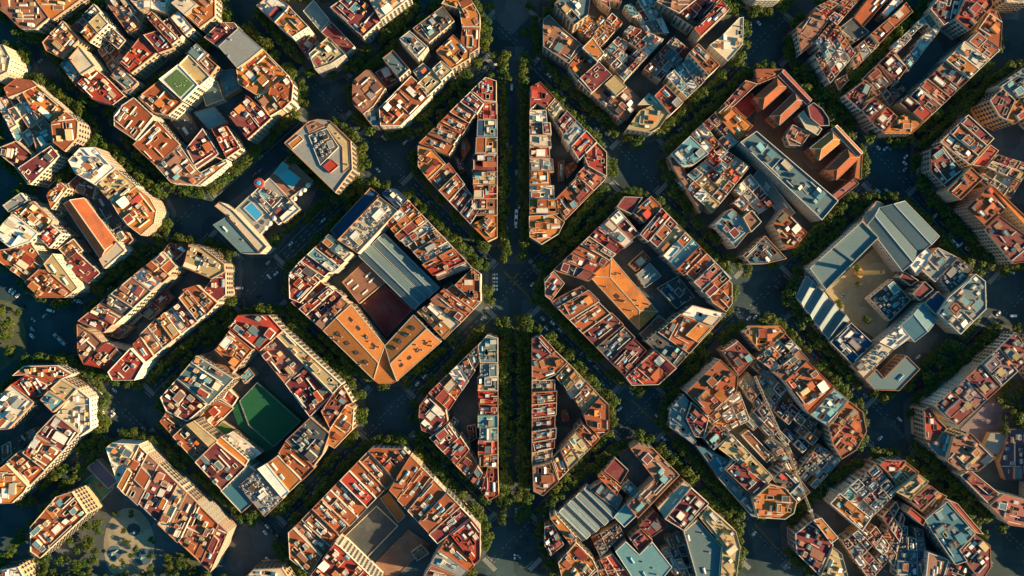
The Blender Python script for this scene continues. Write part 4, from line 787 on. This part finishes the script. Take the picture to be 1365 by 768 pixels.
# tower crane
zj = 42; bx, by = U(1048, 597, zj); r = link('tower_crane', None, None, (bx, by, 0)); YEL = surface('crane_paint', (.34, .28, .20), var=.1)
def lattice(m, p, q, w, step, tri=False):
    p, q = Vector(p), Vector(q); d = (q - p); L = d.length; d.normalize(); a = d.cross(Vector((0, 0, 1)) if abs(d.z) < .9 else Vector((1, 0, 0))).normalized(); b = a.cross(d).normalized()
    k = [a * w / 2 - b * w / 2, -a * w / 2 - b * w / 2, b * w / 2] if tri else [(a + b) * w / 2, (a - b) * w / 2, (-a - b) * w / 2, (b - a) * w / 2]
    for c in k: m.bar(p + c, q + c, .26)
    n = max(1, int(L / step))
    for i in range(n):
        s, t = p + d * L * i / n, p + d * L * (i + 1) / n
        for j in range(len(k)): m.bar(s + k[j], t + k[(j + 1) % len(k)], .16)
m = MB(); lattice(m, (0, 0, 0), (0, 0, zj), 2.0, 2.2); m.obj('mast', YEL, r)
ja = Vector(U(1084, 690, zj)) - Vector((bx, by)); jb = Vector(U(1006, 501, zj)) - Vector((bx, by))
m = MB(); lattice(m, (0, 0, zj + .8), (jb.x, jb.y, zj + .8), 1.7, 2.4, True); m.obj('jib', YEL, r); m = MB(); lattice(m, (0, 0, zj + .8), (ja.x, ja.y, zj + .8), 1.5, 2.4, True); m.obj('counter_jib', YEL, r)
m = MB(); lattice(m, (0, 0, zj), (0, 0, zj + 6.5), 1.2, 1.6); m.bar((0, 0, zj + 6.5), (jb.x * .6, jb.y * .6, zj + 1.6), .12); m.bar((0, 0, zj + 6.5), (ja.x * .85, ja.y * .85, zj + 1.6), .12); m.obj('tower_head', YEL, r)
m = MB(); m.box(ja.x * .9, ja.y * .9, zj - 1.4, 1.6, 3, 2.0, ang=math.atan2(ja.y, ja.x)); m.obj('counterweight', TRIM[3], r); m = MB(); m.box(1.6, .6, zj - 1.8, 1.5, 1.5, 2); m.obj('cab', GLASSD, r); m = MB(); m.bar((jb.x * .55, jb.y * .55, zj), (jb.x * .55, jb.y * .55, zj - 14), .12); m.box(jb.x * .55, jb.y * .55, zj - 14.6, .5, .5, .7); m.obj('hook_line', DARK, r)
tag(r, 'long tower crane with lattice jib spanning the tower crane block', 'crane')
# pergolas on the long slab at the right edge
for i, (x, y) in enumerate(((1290, 541), (1312, 518), (1334, 496), (1355, 475))):
    r = link('pergola', None, None, (*U(x, y, 25), 22.3), .77); m = MB()
    for u in (-2.1, 2.1):
        for v in (-2.1, 2.1): m.bar((u, v, 0), (u, v, 2.7), .2)
    m.obj('frame', WHITE, r); m = MB(); m.box(0, 0, 2.7, 5, 5, .18)
    for k in range(6): m.box(-2 + k * .8, 0, 2.88, .15, 5, .1)
    m.obj('canopy', ROOF['n'], r); tag(r, 'square yellow rooftop pergola on the right edge slab block', 'pergola', 'yellow pergolas on the slab roof')

# ------------------------------------------------------------------ trees
def leaf_mat(name, c, c2):
    m, nt, b = new_mat(name); g = nt.nodes.new('ShaderNodeNewGeometry')
    a = mixc(nt, ramp(nt, g.outputs['Random Per Island'], .1, .95), rgba(c), rgba(c2)); a = mixc(nt, ramp(nt, noise(nt, .10, 2, .5, g.outputs['Position']), .40, .68, (0, 0, 0, 1), (.5, .5, .5, 1)), a, rgba((.13, .125, .020)))
    nt.links.new(a, b.inputs['Base Color']); b.inputs['Roughness'].default_value = .6; b.inputs['Specular IOR Level'].default_value = .15
    tr = nt.nodes.new('ShaderNodeBsdfTranslucent'); nt.links.new(a, tr.inputs[0]); ms = nt.nodes.new('ShaderNodeMixShader'); ms.inputs[0].default_value = .25
    out = [n for n in nt.nodes if n.type == 'OUTPUT_MATERIAL'][0]; nt.links.new(b.outputs[0], ms.inputs[1]); nt.links.new(tr.outputs[0], ms.inputs[2]); nt.links.new(ms.outputs[0], out.inputs[0]); return m
LEAF = leaf_mat('plane_leaves', (.016, .042, .011), (.075, .135, .022)); BARK = surface('bark', (.17, .14, .10), var=.2)
def crown_geo(seed, nl=460):
    rr = random.Random(seed); v = []; f = []; lobes = []
    for i in range(9):
        a = rr.uniform(0, 6.28); q = rr.uniform(.15, .62); lobes.append((q * math.cos(a), q * math.sin(a), rr.uniform(.55, 1.15) - q * .35, rr.uniform(.30, .48)))
    for i in range(nl):
        lx, ly, lz, lr = rr.choice(lobes); u, t = rr.uniform(-1, 1), rr.uniform(0, 6.28); s = math.sqrt(1 - u * u); rad = lr * rr.uniform(.6, 1.08)
        p = Vector((lx + s * math.cos(t) * rad, ly + s * math.sin(t) * rad, lz + u * rad * .8)); nrm = (Vector((s * math.cos(t), s * math.sin(t), u + .5)) + Vector((rr.uniform(-.5, .5), rr.uniform(-.5, .5), rr.uniform(-.3, .5)))).normalized()
        a = nrm.orthogonal().normalized(); a = Matrix.Rotation(rr.uniform(0, 6.28), 3, nrm) @ a; c = nrm.cross(a); k = rr.uniform(.07, .14); n = len(v)
        v += [tuple(p + a * k), tuple(p + c * k * .8 + nrm * .02), tuple(p - a * k), tuple(p - c * k * .8 - nrm * .02)]; f.append((n, n + 1, n + 2, n + 3))
    return v, f
CG = [crown_geo(s) for s in range(6)]; CD = []
for v, f in CG: me = bpy.data.meshes.new('crown'); me.from_pydata(v, [], f); me.materials.append(LEAF); CD.append(me)
m = MB(); m.cyl(0, 0, 0, .055, .65, 8, r2=.035)
for k in range(5): a = k * 1.256; m.bar((0, 0, .55), (.42 * math.cos(a), .42 * math.sin(a), 1.0 + .1 * (k % 2)), .035)
TRUNK = m.data('trunk', BARK)
TREES = []
def near_building(x, y, d=.8):
    for b in BLD:
        if abs(b['c'][0] - x) < 75 and abs(b['c'][1] - y) < 75 and (inside(b['poly'], x, y) or poly_dist(b['poly'], (x, y)) < d): return True
    return False
def add_tree(x, y, s, where):
    if any((x - t[0]) ** 2 + (y - t[1]) ** 2 < (3.6) ** 2 for t in TREES): return
    kx = (x / CAMH * FPX + 682.5, -y / CAMH * FPX + 384)
    if not (-12 < kx[0] < 1377 and -12 < kx[1] < 780): return
    if near_building(x, y): return
    if where.startswith('on ') or where.startswith('at '):
        for j in JN:
            q = U(*j)
            if (q[0] - x) ** 2 + (q[1] - y) ** 2 < 13 ** 2: return
    TREES.append((x, y, s, where, kx))
TP = [(157, 682), (179, 683), (169, 706), (172, 720), (206, 718), (177, 739), (204, 740), (167, 747), (153, 753), (172, 763), (195, 763), (205, 754), (185, 729)]
for x, y in TP: add_tree(*U(x, y), R.uniform(2.6, 3.6), 'playground')
for x, y in ((1265, 461), (1246, 480), (1228, 500)): add_tree(*U(x, y), 6.4, 'yard')
for x, y, s in ((1139, 358, 3), (1141, 379, 3), (1115, 404, 4.2), (1150, 426, 4)): add_tree(*U(x, y), s, 'courtyard')
for x, y, s in ((20, 468, 5), (8, 415, 5), (20, 432, 6), (14, 446, 5.5), (2, 436, 5), (30, 418, 4)): add_tree(*U(x, y), s, 'plaza')
for _ in range(70):
    x, y = R.uniform(-5, 150), R.uniform(690, 775)
    if (x > 84 and (x - 172) ** 2 / 34 ** 2 + (y - 727) ** 2 / 50 ** 2 > 1.15) or y > 728: add_tree(*U(x, y), R.uniform(3.6, 5.6), 'park')
for _ in range(30): add_tree(*U(R.uniform(222, 268), R.uniform(738, 775)), R.uniform(3, 4.5), 'park')
for _ in range(60): add_tree(*U(R.uniform(1322, 1372), R.uniform(508, 606)), R.uniform(3.5, 5.5), 'garden')
for _ in range(26):
    t = R.random(); add_tree(*U(355 + t * 88 + R.uniform(-6, 6), 332 - t * 64 + R.uniform(-8, 8)), R.uniform(3.4, 4.8), 'hotel')
for row in (672.5, 698):
    y = 82
    while y < 345: add_tree(*U(row + R.uniform(-2, 2), y), R.uniform(4.8, 6.2), 'avup'); y += R.uniform(11, 15)
for row in (669.5, 676.5, 695, 702):
    y = 426
    while y < 690: add_tree(*U(row + R.uniform(-2, 2), y + R.uniform(-3, 3)), R.uniform(4.6, 6.2), 'avlow'); y += R.uniform(11, 16)
for x, y in ((652, 12), (706, 12), (712, 32), (648, 34), (700, 45), (660, 80), (706, 88), (645, 66), (652, 402), (712, 402), (648, 355), (720, 355)): add_tree(*U(x, y), R.uniform(3.8, 5), 'top')
for n, h in HULL.items():
    if n in ('twin pool block', 'top right edge corner') or n.startswith('beyond'): continue
    c = centroid(h); hp = inset(h, -3.9); cp = (c[0] / CAMH * FPX + 682.5, -c[1] / CAMH * FPX + 384)
    for i in range(len(hp)):
        a, b = Vector(hp[i]), Vector(hp[(i + 1) % len(hp)]); L = (b - a).length
        if L < 9: continue
        t = 3.5 if L > 25 else L * .3
        while t < L - 2.5:
            q = a.lerp(b, t / L); kx = (q.x / CAMH * FPX + 682.5, -q.y / CAMH * FPX + 384)
            if R.random() < .93 and not ('triangle' in n and (abs(kx[0] - 664) < 9 or abs(kx[0] - 705) < 9)): add_tree(q.x + R.uniform(-.8, .8), q.y + R.uniform(-.8, .8), R.uniform(4.6, 6.6), octant(kx, cp) + ' ' + n)
            t += R.uniform(5.6, 7.8)
WH = dict(playground='small round tree on the sandy playground', yard='large spreading tree in paved yard of teal roof factory block', courtyard='lone tree in gravel courtyard with the brick chimney',
          plaza='tree on the sandy plaza at left edge', park='park tree in the clump beside the playground', garden='garden tree behind the right edge slab block', hotel='garden tree beside the twin pool block',
          avup='plane tree lining the upper half of central avenue', avlow='plane tree in dense rows of lower central avenue', top='plane tree beside junction of the central avenue')
order = sorted(range(len(TREES)), key=lambda i: -TREES[i][2] - (.8 if TREES[i][3] in ('yard', 'courtyard', 'playground', 'plaza') else 0) * 3)
TH = set(order[:300]); sv = []; sf = []; tv = []; tf = []
for i, (x, y, s, wh, kx) in enumerate(TREES):
    z = .1; a = R.uniform(0, 6.28); hz = s * R.uniform(.8, 1.0); k = R.randrange(6)
    if i in TH:
        r = link('plane_tree', None, None, (x, y, z)); o = link('crown', CD[k], r, (0, 0, s * .62), a, (s * 1.12, s * 1.12, hz)); link('trunk', TRUNK, r, (0, 0, 0), a, (s * 1.1, s * 1.1, s * 1.05))
        tag(r, WH.get(wh) or 'street tree ' + wh, 'tree', 'street and park trees')
    else:
        n = len(sv); c, q = math.cos(a), math.sin(a); k1 = s * 1.12
        sv += [(x + (u * c - v * q) * k1, y + (u * q + v * c) * k1, z + s * .62 + w * hz) for u, v, w in CG[k][0]]; sf += [tuple(j + n for j in f) for f in CG[k][1]]
if sv: o = mk('tree_crowns', sv, sf, LEAF); o['kind'] = 'stuff'; o['label'] = 'further dark green street trees along the shaded streets'
print('TREES', len(TREES), 'BUILDINGS', len(BLD))

# ------------------------------------------------------------------ vehicles
def paint(name, c):
    m, nt, b = new_mat(name); b.inputs['Base Color'].default_value = rgba(c); b.inputs['Roughness'].default_value = .3; b.inputs['Coat Weight'].default_value = .4; return m
CARP = dict(white=paint('car_paint_white', (.85, .85, .84)), silver=paint('car_paint_silver', (.38, .39, .40)), black=paint('car_paint_black', (.015, .015, .018)), red=paint('car_paint_red', (.32, .03, .025)), blue=paint('car_paint_blue', (.03, .07, .2)))
def loft(m, secs, mi=0):           # cross-sections along x: (x, half width, z low, z high)
    P4 = [[(x, -w, z0), (x, w, z0), (x, w * .93, z1), (x, -w * .93, z1)] for x, w, z0, z1 in secs]
    for a, b in zip(P4, P4[1:]):
        for i in range(4): j = (i + 1) % 4; m.face([a[i], b[i], b[j], a[j]], mi)
    m.face(P4[0], mi); m.face(P4[-1][::-1], mi)
m = MB(); loft(m, [(-2.15, .72, .4, .75), (-2.0, .84, .25, .95), (-1.2, .88, .2, 1.0), (.7, .88, .2, .98), (1.7, .84, .2, .85), (2.1, .74, .35, .65)]); m.face([(-1.25, -.6, 1.46), (.15, -.6, 1.46), (.15, .6, 1.46), (-1.25, .6, 1.46)]); BODY = m.data('body', CARP['white'])
m = MB(); loft(m, [(-1.85, .74, .95, .98), (-1.3, .74, .95, 1.44), (.2, .74, .95, 1.44), (1.0, .76, .93, .98)]); CABIN = m.data('window_glass', GLASSD)
m = MB()
for i in range(12):
    a, b = i * math.pi / 6, (i + 1) * math.pi / 6
    for y0, y1 in ((-.1, .1),): m.face([(.32 * math.cos(a), y0, .32 * math.sin(a)), (.32 * math.cos(b), y0, .32 * math.sin(b)), (.32 * math.cos(b), y1, .32 * math.sin(b)), (.32 * math.cos(a), y1, .32 * math.sin(a))])
m.face([(.32 * math.cos(i * math.pi / 6), -.1, .32 * math.sin(i * math.pi / 6)) for i in range(12)]); m.face([(.32 * math.cos(i * math.pi / 6), .1, .32 * math.sin(i * math.pi / 6)) for i in range(12)]); WHEEL = m.data('wheel', DARK)
m = MB(); loft(m, [(-2.5, .95, .35, 2.2), (1.3, .95, .35, 2.25), (1.35, .95, .35, 2.2)]); loft(m, [(1.4, .92, .35, 1.9), (2.0, .92, .35, 1.2), (2.6, .85, .35, .95)]); VAN = m.data('body', CARP['white']); m = MB(); m.face([(1.5, -.8, 1.86), (2.0, -.8, 1.24), (2.0, .8, 1.24), (1.5, .8, 1.86)]); VGL = m.data('window_glass', GLASSD)
m = MB(); loft(m, [(-6, 1.2, .35, 2.9), (-5.9, 1.25, .3, 3.05), (5.8, 1.25, .3, 3.05), (6, 1.18, .35, 2.8)]); BUS = m.data('body', CARP['white']); m = MB()
for s in (-1.262, 1.262): m.face([(-5.4, s, 1.3), (5.5, s, 1.3), (5.5, s * .95, 2.4), (-5.4, s * .95, 2.4)])
m.box(-2.5, 0, 3.05, 2.2, 1.6, .3); m.box(2.5, 0, 3.05, 1.6, 1.4, .2); BGL = m.data('window_glass', GLASSD)
CARS = []
def near_block(x, y): return min(HULL, key=lambda n: poly_dist(HULL[n], (x, y)))
def car(px, py, col='white', ang=None, kind='car', z=.01):
    x, y = U(px, py)
    if any((x - a) ** 2 + (y - b) ** 2 < 2.6 ** 2 for a, b in CARS) or near_building(x, y, .3): return
    CARS.append((x, y)); ang = math.radians(R.choice((45, -45, 135, -135)) if ang is None else ang) + R.uniform(-.06, .06)
    name = {'car': 'parked_car', 'van': 'delivery_van', 'bus': 'city_bus'}[kind]; r = link(name, None, None, (x, y, z), ang); bd, gl = {'car': (BODY, CABIN), 'van': (VAN, VGL), 'bus': (BUS, BGL)}[kind]
    o = link('body', bd, r); mats_on(o, CARP[col]); link('window_glass', gl, r)
    wx, wy = {'car': (1.3, .82), 'van': (1.6, .88), 'bus': (3.8, 1.15)}[kind]; k = 1.5 if kind == 'bus' else 1
    for u in (-wx, wx):
        for v in (-wy, wy): link('wheel', WHEEL, r, (u, v, .33 * k), 0, (k, 1, k))
    n = near_block(x, y); c = BC[n]; tag(r, '%s %s on the street %s %s' % (col, kind, octant((px, py), c), n), kind, 'vehicles on the streets')
W = '24,58 54,82 15,387 19,390 24,394 60,421 76,402 81,403 92,401 97,401 102,401 107,402 45,426 44,439 43,448 153,520 170,515 151,547 151,553 160,575 192,571 359,369 368,365 358,350 504,227 540,190 512,184 517,184 556,265 570,271 431,294 688,231 710,379 728,438 775,471 795,490 826,545 876,555 842,524 998,424 1006,423 1180,198 1185,198 1170,197 1207,209 1206,218 1206,226 1170,255 1182,255 1246,288 1280,326 1289,332 1349,363 1123,393 1199,559 1330,418 1223,476 1138,517 1173,584 354,710 688,681 686,742 692,742 553,580 357,745 1005,711 1050,755 1242,622 1204,41 1160,85 1235,10 1011,31 604,463 660,366 660,371 660,376 660,381 660,386'
for x, y in PX(W): car(x, y, R.choice(('white', 'white', 'white', 'silver')), 90 if 680 < x < 692 else (0 if abs(x - 660) < 1 else None), z=.56 if x == 1123 else .01)
for x, y, c in ((37, 85, 'red'), (33, 409, 'black'), (688, 731, 'black'), (701, 719, 'black'), (1020, 725, 'blue'), (1197, 48, 'silver'), (1122, 121, 'silver'), (1199, 567, 'black'), (344, 395, 'black'), (842, 528, 'black'), (1037, 385, 'black'), (854, 518, 'black'), (1202, 572, 'black')): car(x, y, c)
for x, y, a in ((69, 414, -20), (682, 117, 90), (662, 87, 0), (320, 384, 0), (1350, 421, 0), (688, 300, 90)): car(x, y, 'white', a, 'van')
car(82, 452, 'silver', -45, 'bus'); car(1267, 322, 'white', -45, 'bus'); car(688, 290, 'white', 90, 'bus'); car(318, 690, 'blue', -38, 'bus')
for i, j in enumerate(JN):          # traffic between the junctions
    for q in JN[:i]:
        c, f = Vector(U(*j)), Vector(U(*q)); d = f - c; L = d.length
        if L > 165 or L < 60 or abs(abs(d.x) - abs(d.y)) > 45: continue
        d.normalize(); n = Vector((-d.y, d.x)); t = 24
        while t < L - 24 and len(CARS) < 190:
            if R.random() < .22:
                sd = R.choice((-3.2, 0, 3.2)); p = c + d * t + n * sd; kx = (p.x / CAMH * FPX + 682.5, -p.y / CAMH * FPX + 384)
                if 4 < kx[0] < 1360 and 4 < kx[1] < 764: car(kx[0], kx[1], R.choice(('white', 'white', 'silver', 'black', 'red')), math.degrees(math.atan2(d.y, d.x)))
            t += 8
for n, h in HULL.items():
    if n.startswith('beyond'): continue
    hp = inset(h, -7.2)
    for i in range(len(hp)):
        a, b = Vector(hp[i]), Vector(hp[(i + 1) % len(hp)]); L = (b - a).length; t = 8
        while t < L - 8 and L > 30:
            if R.random() < .2:
                q = a.lerp(b, t / L); kx = (q.x / CAMH * FPX + 682.5, -q.y / CAMH * FPX + 384)
                if 4 < kx[0] < 1360 and 4 < kx[1] < 764 and not (20 < kx[0] < 300 and kx[1] > 640): car(kx[0], kx[1], R.choice(('white', 'silver', 'silver', 'black', 'black', 'red', 'blue')), math.degrees(math.atan2(b.y - a.y, b.x - a.x)))
            t += 5.6

# ------------------------------------------------------------------ labels: tell look-alikes apart by their order
ORD = ['leftmost', 'second from left', 'third from left', 'fourth from left', 'fifth from left', 'sixth from left', 'seventh from left', 'eighth from left', 'ninth from left', 'tenth from left', 'eleventh from left', 'twelfth from left']
g = {}
for o in THINGS: g.setdefault(o['label'], []).append(o)
for l, os_ in g.items():
    if len(os_) < 2: continue
    os_.sort(key=lambda o: o.location.x); n = len(os_)
    for i, o in enumerate(os_):
        if n == 2: w = ('left one', 'right one')[i]
        elif i == n - 1: w = 'rightmost'
        elif i < (n + 1) // 2 and i < 12: w = ORD[i]
        elif n - 1 - i < 12: w = ORD[n - 1 - i].replace('left', 'right')
        else: w = '%dth from left' % (i + 1)
        o['label'] = w + ' of several: ' + l if len(l.split()) < 11 and n > 2 else w + ', ' + l

# ------------------------------------------------------------------ light, camera, view
EL, AZ = 19.0, Vector((.982, -.19)).normalized()
w = bpy.data.worlds.new('World'); SC.world = w; w.use_nodes = True; nt = w.node_tree; bg = nt.nodes['Background']
sky = nt.nodes.new('ShaderNodeTexSky'); sky.sky_type = 'NISHITA'; sky.sun_disc = False; sky.sun_elevation = math.radians(EL); sky.sun_rotation = math.atan2(AZ.x, AZ.y)
nt.links.new(mixc(nt, 1.0, sky.outputs[0], (.22, .86, 1.0, 1), 'MULTIPLY'), bg.inputs[0]); bg.inputs[1].default_value = .055
sd = bpy.data.lights.new('sun', 'SUN'); sd.energy = 5.0; sd.angle = math.radians(.5); sd.color = (1.0, .69, .36)
so = bpy.data.objects.new('sun', sd); COL.objects.link(so); v = Vector((AZ.x * math.cos(math.radians(EL)), AZ.y * math.cos(math.radians(EL)), math.sin(math.radians(EL))))
so.rotation_euler = v.to_track_quat('Z', 'Y').to_euler(); so.location = v * 900
cd = bpy.data.cameras.new('camera'); cd.sensor_width = 36; cd.angle = 2 * math.atan(682.5 / FPX); cd.clip_end = 3000; cd.clip_start = 1
co = bpy.data.objects.new('camera', cd); COL.objects.link(co); co.location = (0, 0, CAMH); SC.camera = co
SC.view_settings.view_transform = 'Standard'; SC.view_settings.look = 'None'; SC.view_settings.gamma = 1; SC.view_settings.exposure = 1.5
SC.render.engine = 'CYCLES'; SC.cycles.max_bounces = 5; SC.cycles.diffuse_bounces = 3
